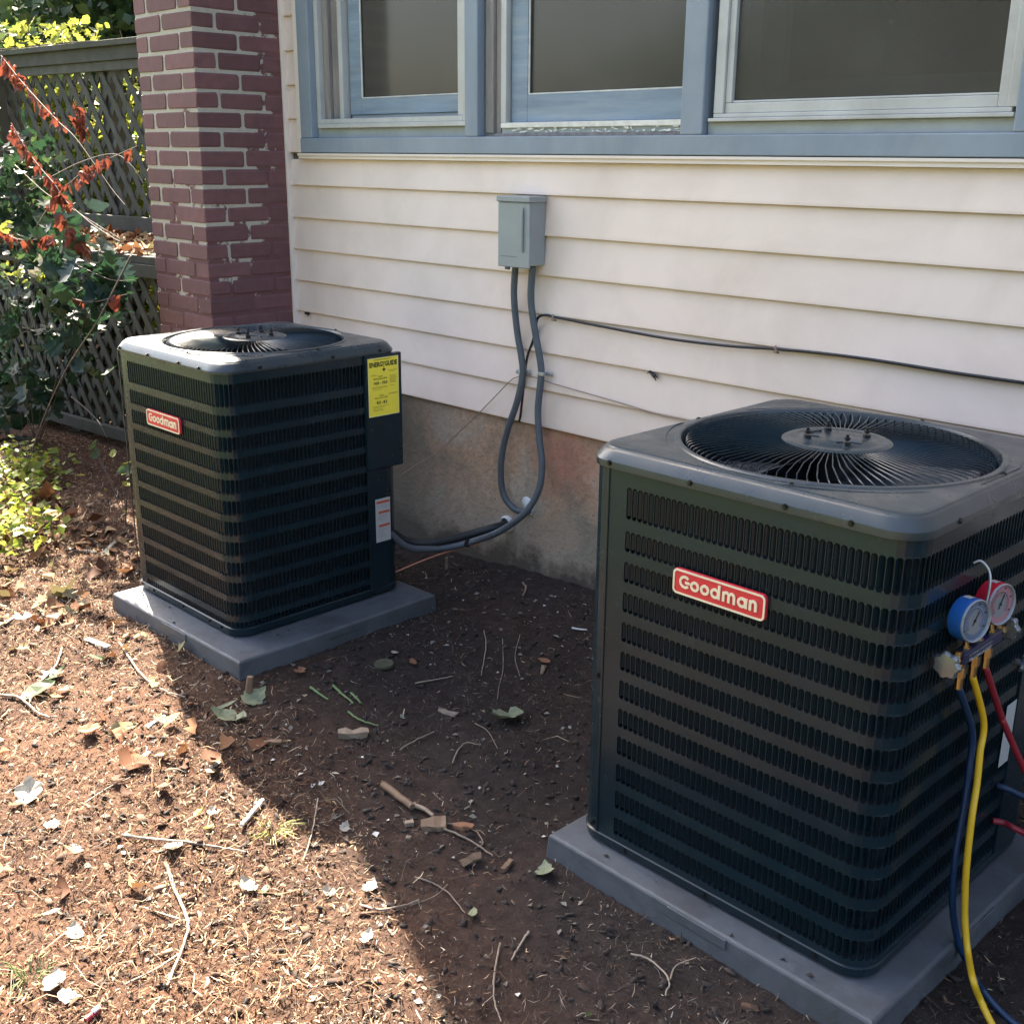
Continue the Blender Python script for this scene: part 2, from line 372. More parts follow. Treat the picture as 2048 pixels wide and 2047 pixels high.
LF_BLUE = LEAFG('leaf_blue_green', (.016,.034,.032), (.028,.052,.046), (.05,.08,.06), .2)
STEMM = material('twig_bark', (.10,.075,.062), .8, var=.2, vscale=40)
TRUNK = material('trunk_bark', (.09,.07,.055), .9, var=.3, vscale=14, bump=.6, bscale=30, bdist=.01)
MULCH = material('shredded_bark', (.2,.13,.08), .85, island=[(0,(.018,.009,.006)),(.25,(.055,.027,.015)),(.5,(.12,.062,.034)),(.75,(.225,.135,.075)),(.90,(.37,.265,.165)),(1,(.55,.46,.33))], spec=.25)
CHIPD = material('dark_litter', (.1,.08,.06), .9, island=[(0,(.022,.017,.014)),(.5,(.055,.043,.034)),(.85,(.12,.096,.075)),(.96,(.24,.20,.155)),(1,(.45,.40,.34))], spec=.2)
DEADLEAF = material('dead_leaf', (.3,.22,.12), .8, island=[(0,(.07,.028,.014)),(.3,(.16,.065,.028)),(.55,(.26,.13,.06)),(.75,(.28,.19,.10)),(.93,(.20,.19,.085)),(1,(.44,.37,.25))], spec=.3, trans=.15)
PALELEAF = material('pale_leaf_back', (.40,.37,.30), .7, var=.15, vscale=60, trans=.1)
SAGE = material('wilted_leaf', (.20,.22,.13), .7, var=.25, vscale=40, trans=.1)
BROWNL = material('brown_leaf', (.26,.12,.06), .8, var=.25, vscale=40, trans=.1)
WOODL = material('split_wood', (.20,.125,.075), .75, var=.25, vscale=30, bump=.3, bscale=90, stretch=(1, 1, 3))
WOODP = material('pale_split_wood', (.27,.20,.135), .7, var=.15, vscale=40, bump=.2, bscale=90)
STICK = material('stick_bark', (.25,.19,.14), .8, var=.3, vscale=50)
GREENST = material('green_stalk', (.14,.205,.07), .55, var=.2, vscale=40)

# ------------------------------------------------------------------ ground
def build_ground():
    def axis(lo, hi, step, far):
        a = np.arange(lo, hi+1e-6, step); out = [hi]; d = step
        while out[-1] < far: d *= 1.35; out.append(out[-1]+d)
        o2 = [lo]; d = step
        while o2[-1] > -far: d *= 1.35; o2.append(o2[-1]-d)
        return np.array(o2[:0:-1]+list(a)+out[1:])
    xs = axis(-6.8, .9, .0165, 70); ys = axis(-2.9, .12, .0165, 70)
    X, Y = np.meshgrid(xs, ys)
    near = (X > -9) & (X < 3) & (Y > -5) & (Y < 2)
    Z = gz(X, Y)
    Z = np.where(near, Z, gz_smooth(X, Y)*.6)
    Z += np.where(near, .008*vnoise(X, Y, 70)*np.where(X < -3, 1.5, .7), 0)
    V = np.stack([X.ravel(), Y.ravel(), Z.ravel()], 1); ny, nx = X.shape
    i = np.arange(ny*nx).reshape(ny, nx)
    F = np.stack([i[:-1, :-1].ravel(), i[:-1, 1:].ravel(), i[1:, 1:].ravel(), i[1:, :-1].ravel()], 1)
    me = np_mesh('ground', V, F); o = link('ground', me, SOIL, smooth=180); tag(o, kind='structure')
build_ground()

# ------------------------------------------------------------------ house
house = empty('house', (-3.6466, 0, .1), 'cream clapboard house wall with blue-gray window trim behind the two heat pumps', 'house')
HW = Matrix.Translation((3.6466, 0, -.1))          # part local frame = world
X0, X1 = -3.6466, 3.2
laps = [.6877+.1252*k for k in range(36)]
def board(x0, x1, z, h=.1252):
    m = MB()
    prof = [(-.013, z), (-.0165, z+.002), (-.0165, z+.008), (-.004, z+h-.001), (-.001, z+h-.001), (-.004, z+.012), (-.005, z)]
    m.loft([[(x0, y, zz) for y, zz in prof], [(x1, y, zz) for y, zz in prof]], True, True, True)
    m.build('siding_board', SIDING, house, M=HW)
for z in laps[:6]: board(X0+.012, X1, z)
m = MB(); z = laps[6]
board(X0+.012, X1, z, 1.5400-z)
for z in laps[7:17]: board(X0+.012, -3.5600, z)                 # beside the windows
for z in laps[7:17]: board(-.64, X1, z)
for z in laps[17:]: board(X0+.012, X1, z)
m = MB(); m.box((X0, 0.003, .02), (X1, .16, .70)); m.box((X0, .003, .70), (X1, .12, 1.5625)); m.box((X0, .003, 2.78), (X1, .12, 5.25))
m.box((X0, .003, 1.5625), (-3.57, .12, 2.78)); m.box((-.66, .003, 1.5625), (X1, .12, 2.78))
m.box((X0, .163, .0), (X0+.1, 4.5, 5.25)); m.box((X1-.1, .163, .0), (X1, 4.5, 5.25)); m.box((X0, 4.5, 0), (X1, 4.6, 5.25))
m.build('sheathing_wall', ROOM, house, M=HW)
m = MB(); m.box((X0+.001, -.0005, -.05), (X1, .0025, .700)); 
fw = m.build('foundation_wall', FOUND, house, M=HW)
m = MB(); m.box((X0, -.030, .69), (X0+.014, .003, 5.25)); m.build('corner_trim', TRIMC, house, M=HW, bevel=.002)
m = MB(); m.box((-3.558, -.026, 1.5400), (-.645, -.002, 1.5610)); m.box((-3.558, -.031, 1.5520), (-.645, -.026, 1.5610)); m.build('drip_channel', TRIMC, house, M=HW, bevel=.0015)
m = MB(); m.box((-3.558, -.026, 1.5632), (-3.5335, -.002, 2.80)); m.build('side_channel', TRIMC, house, M=HW, bevel=.0015)
m = MB(); m.box((-3.532, -.032, 1.5632), (-.645, .10, 1.6172)); m.build('sill_board', BLUE, house, M=HW, bevel=.003)
for a, b_ in ((-3.532, -3.457), (-2.577, -2.513), (-1.680, -1.603), (-.748, -.645)):
    m = MB(); m.box((a, -.028, 1.6174), (b_, .10, 2.70)); m.build('mullion', BLUE, house, M=HW, bevel=.004)
m = MB(); m.box((-3.532, -.028, 2.701), (-.645, .10, 2.785)); m.build('header_board', BLUE, house, M=HW, bevel=.003)
def window(parts, glass, inner=None):
    """parts: list of (name, mat, box a, box b); first is the part, the rest sub-parts"""
    w = None
    for nm, mt, a, b_ in parts:
        m = MB(); m.box(a, b_); o = m.build(nm, mt, house if w is None else w, M=HW if w is None else None, bevel=.002)
        if w is None: w = o
    m = MB(); m.box(*glass); m.build('pane', GLASS, w)
    return w
# window 1: storm frame over a blue sash
window([('window', SILLG, (-3.457, .004, 1.6174), (-2.577, .06, 1.652)),
  ('storm_rail', STORM, (-3.434, -.014, 1.6525), (-2.580, .03, 1.668)), ('storm_rail', STORM, (-3.434, -.004, 1.6682), (-2.612, .03, 1.686)),
  ('storm_stile', STORM, (-2.612, -.004, 1.6682), (-2.580, .03, 2.70)), ('storm_stile', STORM, (-2.648, .006, 1.6865), (-2.613, .03, 2.70)),
  ('channel', WOODG, (-3.430, .02, 1.6865), (-3.395, .05, 2.70)), ('channel', WOODG, (-3.394, .035, 1.6865), (-3.335, .055, 2.70)),
  ('guide_strip', STORM, (-3.334, .02, 1.6865), (-3.310, .055, 2.70)), ('edge_strip', STORM, (-3.456, .0, 1.652), (-3.432, .05, 2.70)),
  ('sash_stile', BLUE2, (-3.300, .045, 1.700), (-3.232, .085, 2.70)), ('sash_rail', BLUE2, (-3.2318, .045, 1.700), (-2.63, .085, 1.757)),
  ('sash_gap', SILLG, (-3.300, .05, 1.6865), (-2.65, .085, 1.6995)), ('putty', PEEL, (-3.2318, .046, 1.7575), (-2.63, .052, 1.7615)), ('putty', PEEL, (-3.2316, .046, 1.7620), (-3.2265, .052, 2.70)),
  ], ((-3.2318, .056, 1.757), (-2.60, .062, 2.70)))
# window 2: bare sash, weathered channels, peeling stool
w2 = window([('window', WOODG, (-2.513, .004, 1.6174), (-1.680, .06, 1.628)),
  ('stool_strip', PEEL, (-2.43, -.002, 1.6440), (-1.684, .05, 1.6600)),
  ('channel', WOODG, (-2.505, .0, 1.6282), (-2.468, .055, 2.70)), ('channel', WOODG, (-2.466, .012, 1.6282), (-2.442, .055, 2.70)),
  ('guide_strip', STORM, (-2.436, .004, 1.6605), (-2.412, .055, 2.70)),
  ('sash_stile', BLUE2, (-2.405, .022, 1.6610), (-2.332, .07, 2.70)), ('sash_rail', BLUE2, (-2.3318, .022, 1.6610), (-1.684, .07, 1.744)),
  ('putty', PEEL, (-2.3318, .024, 1.7442), (-1.684, .030, 1.7485)), ('putty', PEEL, (-2.3316, .024, 1.7490), (-2.3265, .030, 2.70)),
  ], ((-2.3318, .034, 1.7442), (-1.684, .040, 2.70)))
rng = random.Random(3)
m = MB()                                                             # peeling paint flakes on the stool
for i in range(46):
    x = rng.uniform(-2.42, -1.69); z = rng.uniform(1.629, 1.645); w_ = rng.uniform(.006, .035); h = rng.uniform(.003, .009)
    a = rng.uniform(-.3, .3); pts = []
    for k in range(7):
        th = k/7*2*math.pi; rr = rng.uniform(.6, 1.1)
        pts.append((x+w_*.5*rr*math.cos(th), .0015-rng.uniform(0, .004), z+h*.5*rr*math.sin(th)+a*.3*w_*math.cos(th)))
    m.add(pts, [tuple(range(7))])
m.build('paint_flake', PEEL, w2)
m = MB(); m.box((-2.43, .006, 1.6283), (-1.684, .05, 1.6438)); m.build('stool_gap', SILLG, w2)
# window 3: aluminium storm window
window([('window', SILLG, (-1.600, -.006, 1.6174), (-.750, .06, 1.6505)),
  ('storm_rail', STORM, (-1.590, -.022, 1.651), (-.752, .03, 1.6605)), ('storm_rail', STORM, (-1.580, -.012, 1.661), (-.762, .03, 1.6720)),
  ('storm_rail', STORM, (-1.548, -.004, 1.6724), (-.800, .02, 1.6990)), ('storm_stile', STORM, (-1.580, -.012, 1.6724), (-1.549, .02, 2.70)),
  ('storm_stile', STORM, (-1.5485, -.004, 1.6995), (-1.528, .02, 2.70)), ('storm_stile', STORM, (-.800, -.004, 1.6724), (-.775, .02, 2.70)),
  ('storm_stile', STORM, (-.7745, -.012, 1.6724), (-.752, .02, 2.70)), ('glazing_bead', STORM, (-1.5278, .000, 1.6995), (-.8005, .012, 1.7050)),
  ('sash_stile', BLUE2, (-1.475, .06, 1.70), (-1.415, .09, 2.70)), ('sash_rail', BLUE2, (-1.4148, .06, 1.70), (-.79, .09, 1.752)),
  ('channel', WOODG, (-1.52, .045, 1.70), (-1.477, .09, 2.70)),
  ], ((-1.5278, .008, 1.705), (-.8005, .013, 2.70)))
m = MB(); m.box((X0-.05, -.30, 5.26), (X1+.3, 4.8, 5.34)); m.build('eave_board', TRIMC, house, M=HW)
m = MB()
m.add([(X0-.05,-.32,5.345),(X1+.3,-.32,5.345),(X1+.3,2.2,6.7),(X0-.05,2.2,6.7),(X1+.3,4.8,5.345),(X0-.05,4.8,5.345)], [(0,1,2,3),(3,2,4,5),(0,3,5),(1,4,2)])
m.build('roof', material('roof_shingle', (.10,.09,.085), .9, var=.3, vscale=20), house, M=HW)

# ------------------------------------------------------------------ brick chimney (dark red painted)
chim = empty('brick_chimney', (-3.85, -.2, .05), 'tall painted dark red brick chimney standing against the left end of the cream wall', 'chimney')
CW = Matrix.Translation((3.85, .2, -.05))
CX0, CX1, CY0, CY1 = -4.085, -3.652, -.402, -.006
m = MB(); m.box((CX0+.0035, CY0+.0035, -.05), (CX1-.0035, CY1, 4.7)); m.build('mortar_core', MORTAR, chim, M=CW)
brick_meshes = []
for k in range(5):
    rr = random.Random(k); mb = MB(); e = .5; cxs = (.030, .040, .11)
    def ring(sx, sz, y):                                              # eight-sided face outline with knocked corners
        return [(a*(e-sx)-(a*cxs[0] if q else 0)+rr.uniform(-.010, .010), y, c_*(e-sz)-(0 if q else c_*cxs[2]*1.3)+rr.uniform(-.028, .028))
                for a, c_, q in ((-1,-1,1),(1,-1,1),(1,-1,0),(1,1,0),(1,1,1),(-1,1,1),(-1,1,0),(-1,-1,0))]
    mb.loft([ring(.015, .05, -e), ring(0, 0, -e+cxs[1]), ring(0, 0, e-cxs[1]), ring(.015, .05, e)], True, True, True)
    me = mb.mesh('brick')
    me.materials.append(BRICKM); brick_meshes.append(me)
course, joint = .0699, .0125
rng = random.Random(11); nb = 0
def brick(x0, x1, y0, y1, z0, z1):
    global nb
    j = lambda: rng.uniform(-.0012, .0012)
    o = bpy.data.objects.new('brick', brick_meshes[rng.randrange(5)]); COL.objects.link(o); o.parent = chim
    cx, cy, cz = (x0+x1)/2, (y0+y1)/2, (z0+z1)/2
    o.matrix_local = CW @ Matrix.Translation((cx+j(), cy+j(), cz+j())) @ Matrix.Rotation(rng.uniform(-.006, .006), 4, 'Z') @ Matrix.Rotation(rng.uniform(-.008, .008), 4, 'Y') @ Matrix.Diagonal((x1-x0, y1-y0, z1-z0, 1))
    nb += 1
row = 0; z = 2.539*.81+.006-course*29
bd = .092                                                             # brick depth
while z < 2.95:
    z0, z1 = z+joint/2, z+course-joint/2
    xs = CX0; fy1 = CY0+bd
    if row % 2 == 0:                                                  # corner brick lies along the front face
        cuts = [CX0, CX0+.205, CX1]
        for a, b_ in zip(cuts[:-1], cuts[1:]): brick(a+(joint/2 if a > CX0 else 0), b_-(joint/2 if b_ < CX1 else 0), CY0, fy1, z0, z1)
        y = fy1; cy = [fy1+joint, fy1+joint+.195, CY1]
        for a, b_ in zip(cy[:-1], cy[1:]): brick(CX1-bd, CX1, a, b_-joint if b_ < CY1 else b_, z0, z1)
    else:
        cuts = [CX0, CX0+.095, CX0+.300, CX1-bd-joint]
        cuts = [CX0, CX0+.100, CX1-bd]
        for a, b_ in zip(cuts[:-1], cuts[1:]): brick(a+(joint/2 if a > CX0 else 0), b_-joint, CY0, fy1, z0, z1)
        cy = [CY0, CY0+.200, CY1]
        for a, b_ in zip(cy[:-1], cy[1:]): brick(CX1-bd, CX1, a, b_-joint if b_ < CY1 else b_, z0, z1)
    z += course; row += 1
zt = z
m = MB()
k = 0
while z < 4.68:
    m.box((CX0, CY0, z+joint/2), (CX1, CY1-.0005, z+course-joint/2)); z += course
m.build('upper_brickwork', BRICKM, chim, M=CW)

# ------------------------------------------------------------------ equipment pads
def make_pad(cx, cy, W, a, zb, zt, label):
    o = empty('equipment_pad', (cx, cy, zb), label, 'pad', a)
    h = W/2; t = zt-zb; m = MB()
    rings = []
    for hh, z in ((h+.004, -.02), (h+.004, 0), (h, t-.007), (h-.002, t-.002), (h-.007, t)):
        rings.append([(-hh, -hh, z), (hh, -hh, z), (hh, hh, z), (-hh, hh, z)])
    m.loft(rings, True, True, True); m.build('slab', CONC, o, bevel=.003)
    for (p, q) in (((-.06, -h-.0045, t-.026), (.09, -h-.0005, t-.004)), ((h+.0005, -.06, t-.026), (h+.0045, .09, t-.004))):
        m = MB(); m.box(p, q); m.build('edge_tab', CONC, o, bevel=.001)
    return o
make_pad(*PADS[0], 'gray composite equipment pad under the farther smaller heat pump, one corner in sun')
make_pad(*PADS[1], 'gray composite equipment pad under the nearer larger heat pump, wholly in shade')

# ------------------------------------------------------------------ heat pumps
TH = sorted({round(5.0*k, 3) for k in range(72)} | {float(90*q_+d_) for q_ in range(4) for d_ in (37,38,39,41,42,43,44,46,47,48,49,51,52,53)})
NT = len(TH)
def rr_ring(h, r, z):
    """rounded square sampled by angle"""
    out = []
    for th in TH:
        th = R(th); c, s = math.cos(th), math.sin(th)
        t = h/max(abs(c), abs(s)); x, y = t*c, t*s
        if abs(x) > h-r and abs(y) > h-r:
            qx, qy = math.copysign(h-r, x), math.copysign(h-r, y)
            b = c*qx+s*qy; cc = qx*qx+qy*qy-r*r; t = b+math.sqrt(max(b*b-cc, 0)); x, y = t*c, t*s
        out.append((x, y, z))
    return out
def circ(r, z, n=None): return [(r*math.cos(R(t)), r*math.sin(R(t)), z) for t in TH] if n is None else [(r*math.cos(2*math.pi*k/n), r*math.sin(2*math.pi*k/n), z) for k in range(n)]
class Path:
    """rounded square perimeter, s=0 at the middle of the left face's front end, running along the front first"""
    def __init__(s, h, r):
        s.h, s.r = h, r; s.L = 2*(h-r); s.A = math.pi*r/2; s.T = 4*(s.L+s.A)
    def at(s, t):
        h, r, L, A = s.h, s.r, s.L, s.A; t = t % s.T; side = int(t//(L+A)); u = t-side*(L+A)
        if u <= L: x, y, nx, ny = -(h-r)+u, -h, 0, -1
        else:
            a = (u-L)/r; x, y = (h-r)+r*math.sin(a), -(h-r)-r*math.cos(a); nx, ny = math.sin(a), -math.cos(a)
        for _ in range(side): x, y, nx, ny = -y, x, -ny, nx
        return x, y, nx, ny
def louvre_panel(W, r, rows, zlo, zhi, slotted, plain, p=.0142, w=.0128):
    """pressed steel sheet wrapped round the cabinet with rows of round-ended vertical slots"""
    P = Path(W/2, r); V = []; F = []
    def vert(s, z, d=0.0):
        x, y, nx, ny = P.at(s); V.append((x+nx*d, y+ny*d, z)); return len(V)-1
    bands = []; prev = zlo
    for a, b in rows[::-1]: bands.append(('g', prev, a)); bands.append(('s', a, b)); prev = b
    bands.append(('g', prev, zhi))
    cap = 3
    for s0, s1 in slotted:
        n = max(1, round((s1-s0)/p)); pp = (s1-s0)/n
        for kind, za, zb in bands:
            if kind == 'g':
                ids = [(vert(s0+i*pp, za), vert(s0+i*pp, zb)) for i in range(n+1)]
                for i in range(n): F.append((ids[i][0], ids[i+1][0], ids[i+1][1], ids[i][1]))
                continue
            hw = w/2
            for i in range(n):
                c = s0+(i+.5)*pp; L, Rr = c-pp/2, c+pp/2
                hole = []; outer = []
                zt0, zb0 = zb-hw*.9, za+hw*.9
                for k in range(cap+1):
                    a = math.pi*k/cap; hole.append((c+hw*math.cos(a), zt0+hw*.9*math.sin(a)))
                for k in range(cap+1):
                    a = math.pi+math.pi*k/cap; hole.append((c+hw*math.cos(a), zb0+hw*.9*math.sin(a)))
                outer = [(Rr, zt0), (Rr, zb), (L, zb), (L, zt0), (L, zb0), (L, za), (Rr, za), (Rr, zb0)]
                hi = [vert(*q) for q in hole]; oi = [vert(*q) for q in outer]; ii = [vert(q[0], q[1], -.0035) for q in hole]
                for k in range(8):
                    F.append((hi[k], oi[k], oi[(k+1) % 8], hi[(k+1) % 8]))
                    F.append((hi[k], hi[(k+1) % 8], ii[(k+1) % 8], ii[k]))
                # vane bent inwards from the left edge
                a1 = vert(c-hw*.98, zb0, -.0036); a2 = vert(c-hw*.98, zt0, -.0036); b1 = vert(c+hw*.55, zb0, -.013); b2 = vert(c+hw*.55, zt0, -.013)
                F.append((a1, a2, b2, b1))
    for s0, s1 in plain:
        n = max(1, round((s1-s0)/.02)); ids = []
        for i in range(n+1):
            s = s0+(s1-s0)*i/n; ids.append((vert(s, zlo), vert(s, zhi)))
        for i in range(n): F.append((ids[i][0], ids[i+1][0], ids[i+1][1], ids[i][1]))
    me = bpy.data.meshes.new('louvre_panel'); me.from_pydata(V, [], F); me.update(); return me, P

def stroke(m, pts, w, z0, z1):
    """flat ribbon of width w along 2-D points, with thickness z0..z1"""
    n = len(pts); L = []; Rr = []
    for i in range(n):
        a = Vector(pts[max(i-1, 0)]); b = Vector(pts[min(i+1, n-1)]); t = (b-a).normalized(); nn = Vector((-t.y, t.x))
        p = Vector(pts[i]); L.append(p+nn*w/2); Rr.append(p-nn*w/2)
    vs = [(q.x, q.y, z1) for q in L]+[(q.x, q.y, z1) for q in Rr]+[(q.x, q.y, z0) for q in L]+[(q.x, q.y, z0) for q in Rr]; fs = []
    for i in range(n-1):
        fs += [(i, n+i, n+i+1, i+1), (i, i+1, 2*n+i+1, 2*n+i), (n+i, 3*n+i, 3*n+i+1, n+i+1)]
    fs += [(0, 2*n, 3*n, n), (n-1, 2*n-1, 4*n-1, 3*n-1)]
    m.add(vs, fs)
def arc(cx, cy, r, a0, a1, n=18): return [(cx+r*math.cos(R(a0+(a1-a0)*k/n)), cy+r*math.sin(R(a0+(a1-a0)*k/n))) for k in range(n+1)]
def maker_letters(w, z0, z1):
    """geometric round letters G o o d m a n, overall width w, centred"""
    m = MB(); t = .150; r = .222; x = 0.0
    cnt = [0]
    def s(p): cnt[0] += 1; stroke(m, [(a*sc, b*sc) for a, b in p], t*sc, z0, z1+.00012*cnt[0])      # each stroke a hair prouder than the last
    total = 5.04; sc = w/total; ox = -total/2
    base = -.30
    G = ox+.36; s(arc(G, base+.36, .30, 42, 318, 26)); s([(G+.02, base+.345), (G+.335, base+.345)])
    for cx in (ox+1.03, ox+1.70): s(arc(cx, base+.28, r, 0, 360, 26))
    cx = ox+2.37; s(arc(cx, base+.28, r, 0, 360, 26)); s([(cx+.26, base-.0), (cx+.26, base+.80)])
    x = ox+2.93; s([(x, base), (x, base+.56)])
    for q in (x, x+.34): s(arc(q+.17, base+.37, .17, 180, 0, 12)+[(q+.34, base)])
    cx = ox+4.10; s(arc(cx, base+.28, r, 0, 360, 26)); s([(cx+.26, base), (cx+.26, base+.56)])
    x = ox+4.62; s([(x, base), (x, base+.56)]); s(arc(x+.17, base+.36, .17, 180, 0, 12)+[(x+.34, base)])
    return m
def rrect(w, h, r, n=6):
    out = []
    for cx, cy, a in ((w/2-r, h/2-r, 0), (-w/2+r, h/2-r, 90), (-w/2+r, -h/2+r, 180), (w/2-r, -h/2+r, 270)):
        for k in range(n+1): out.append((cx+r*math.cos(R(a+90*k/n)), cy+r*math.sin(R(a+90*k/n))))
    return out
def badge(parent, x, y, z, w, h):
    M = Matrix.Translation((x, y, z)) @ Matrix.Rotation(R(90), 4, 'X')          # local xy plane faces -y
    m = MB(); o_ = rrect(w, h, h*.2)
    m.loft([[(a, b, 0) for a, b in o_], [(a, b, .006) for a, b in o_], [(a*.993, b*.97, .0075) for a, b in o_]], True, True, True)
    b = m.build('badge', RED, parent, M=M)
    m = MB(); A = rrect(w*.992, h*.966, h*.19); B = rrect(w*.992-h*.15, h*.816, h*.13)
    m.loft([[(a, c, .0076) for a, c in A], [(a, c, .0086) for a, c in A], [(a, c, .0086) for a, c in B], [(a, c, .0076) for a, c in B]])
    m.build('badge_border', CREAM, b)
    mm = maker_letters(w*.84, .0077, .0088); mm.build('badge_lettering', CREAM, b)
    return b
def screw(parent, p, n):
    m = MB(); p = Vector(p); n = Vector(n)
    m.cyl(p-n*.001, p+n*.0015, .0062, 8); m.tube([p+n*.0015, p+n*.0045], [.0042, .0036], 6); m.build('screw', SCREW, parent)

def heat_pump(cx, cy, W, zb, seam, top, a, label, slot0, post, panel_from, badge_x, badge_z, rows, with_label, spin):
    """local origin: centre of the cabinet at its base"""
    o = empty('heat_pump', (cx, cy, zb), label, 'heat pump', a)
    h = W/2; r = .062; S = seam-zb; T = top-zb; rows = [(q0-zb, q1-zb) for q0, q1 in rows]
    # base pan on small feet
    m = MB(); m.loft([rr_ring(h-.008, r, 0), rr_ring(h+.001, r, .004), rr_ring(h+.003, r, .022), rr_ring(h-.001, r, .025), rr_ring(h-.02, r, .025)], True, True, True)
    m.build('base_pan', PAINT, o, smooth=30)
    # wrap-round louvred sheet
    P = Path(h, r); F1 = P.L+P.A                                           # start of the right face run
    s_right = F1+(panel_from)                                              # where the service panel starts
    total = P.T
    left_end = total-r*0-.02
    slotted = [(slot0-r, s_right), (2*F1+.03, 3*F1-.02), (3*F1+.03, total-P.A-.03)]
    plain = [(s_right, 2*F1+.03), (3*F1-.02, 3*F1+.03), (total-P.A-.03, total+post-r), (post-r, slot0-r)]
    me, P = louvre_panel(W, r, rows, .023, S+.006, slotted, plain)
    pn = link('louvre_panel', me, PAINT, o)
    # seam of the corner post
    m = MB(); xs = -h+post
    m.box((xs-.0012, -h-.0016, .026), (xs+.0012, -h+.0004, S)); m.build('post_seam', BLACKM, o)
    m = MB(); m.box((xs+.0012, -h-.0022, .026), (xs+.0042, -h+.0002, S)); m.build('post_fold', PAINT, o)
    # dark coil and compressor bay behind the slots
    m = MB(); m.loft([rr_ring(h-.030, r*.8, .03), rr_ring(h-.030, r*.8, S-.01)], True, False, False)
    m.loft([rr_ring(h-.052, r*.8, S-.01), rr_ring(h-.052, r*.8, .03)], True, False, False)
    m.loft([rr_ring(h-.010, r*.8, .0265), rr_ring(.02, .001, .0265)], True)
    m.build('coil', COIL, o)
    # cap with rolled edge and round fan opening
    ro = h*.872
    m = MB()
    rings = [rr_ring(h-.004, r, S-.004), rr_ring(h+.005, r+.003, S-.004), rr_ring(h+.0055, r+.003, S-.001), rr_ring(h+.0055, r+.003, T-.0265), rr_ring(h+.0048, r+.003, T-.0250),
             rr_ring(h-.0065, r, T-.0078), rr_ring(h-.0085, r-.001, T-.0060), rr_ring(h-.0125, r-.003, T-.0040), rr_ring(h-.0145, r-.004, T-.0015), rr_ring(h-.0185, r-.005, T-.0004), rr_ring(h-.024, r-.006, T)]
    def mix(u, z):                                                          # between round and square
        A = rr_ring(h-.024, r-.006, z); B = circ(ro+.012, z); return [tuple(B[i][k]*(1-u)+A[i][k]*u for k in range(3)) for i in range(NT)]
    rings += [mix(.66, T+.0003), mix(.33, T+.0008), circ(ro+.016, T+.0015), circ(ro+.013, T+.0045), circ(ro+.006, T+.0050), circ(ro+.002, T+.0035), circ(ro-.002, T-.006), circ(ro-.004, T-.03)]
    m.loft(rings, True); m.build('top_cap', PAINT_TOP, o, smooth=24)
    m = MB(); m.loft([circ(ro-.004, T-.03), circ(ro-.012, T-.055), circ(ro-.016, T-.16), circ(ro-.02, T-.16)], True); m.build('fan_shroud', BLACKM, o, smooth=40)
    # curved embossed ribs at two corners of the top
    for a0 in (-78, -12, 192, 120):
        m = MB(); pts = []
        for k in range(15):
            th = R(a0+(46 if a0 == -78 else 36)*k/14); q = ro+.034; pts.append((min(max(q*math.cos(th), -h+.026), h-.026), min(max(q*math.sin(th), -h+.026), h-.026), T+.0006))
        m.tube(pts, [.0006]+[.0020]*13+[.0006], 6); m.build('embossed_rib', PAINT_TOP, o, smooth=60)
    # wire fan guard
    ri = h*.285; m = MB(); NS = 96
    for k in range(NS):
        th = 2*math.pi*k/NS; tw = .10
        pts = []
        for q, z, dt in ((ri-.006, T+.008, 0), (ri+.01, T+.009, 0), (ri+(ro-ri)*.5, T+.008, tw*.35), (ro-.03, T+.005, tw*.8), (ro-.012, T+.0005, tw), (ro-.006, T-.010, tw), (ro-.005, T-.026, tw)):
            pts.append((q*math.cos(th+dt), q*math.sin(th+dt), z))
        m.tube(pts, .0015, 5, cap=False)
        # slight flattened rib below each wire, as the pressed guard has
    m.loft([circ(ro-.006, T-.024), circ(ro-.002, T-.027), circ(ro-.006, T-.030), circ(ro-.009, T-.027)], True)
    g = m.build('fan_guard', PAINT, o, smooth=60)
    m = MB(); m.loft([circ(ri+.006, T+.005), circ(ri+.008, T+.010), circ(ri+.002, T+.0130), circ(ri-.012, T+.0135), circ(ri-.016, T+.0115), circ(ri-.030, T+.0115), circ(ri-.036, T+.0150), circ(.002, T+.0150)], True, False, True)
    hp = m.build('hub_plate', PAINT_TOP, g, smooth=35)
    m = MB()
    for pts in (arc(0, 0, ri*.62, 150, 205, 8), [(-ri*.58, -ri*.26), (-ri*.25, -ri*.2), (0, -ri*.36), (ri*.2, -ri*.38), (ri*.38, -ri*.16), (ri*.62, -ri*.12)]):
        m.tube([(a_, b_, T+.0152) for a_, b_ in pts], .0028, 6)
    m.build('hub_emboss', PAINT, g)
    for k in range(4):
        th = R(spin+90*k); x, y = ri*.60*math.cos(th), ri*.60*math.sin(th); m = MB()
        m.cyl((x, y, T+.014), (x, y, T+.022), .0078, 6); m.cyl((x, y, T+.024), (x, y, T+.037), .0036, 8); m.cyl((x, y, T+.026), (x, y, T+.031), .0062, 6)
        m.build('mounting_stud', BLACKM, g)
    # fan below the guard
    f = MB(); f.cyl((0, 0, T-.16), (0, 0, T-.012), .052, 20)
    fan = f.build('fan_motor', BLACKM, o, smooth=40)
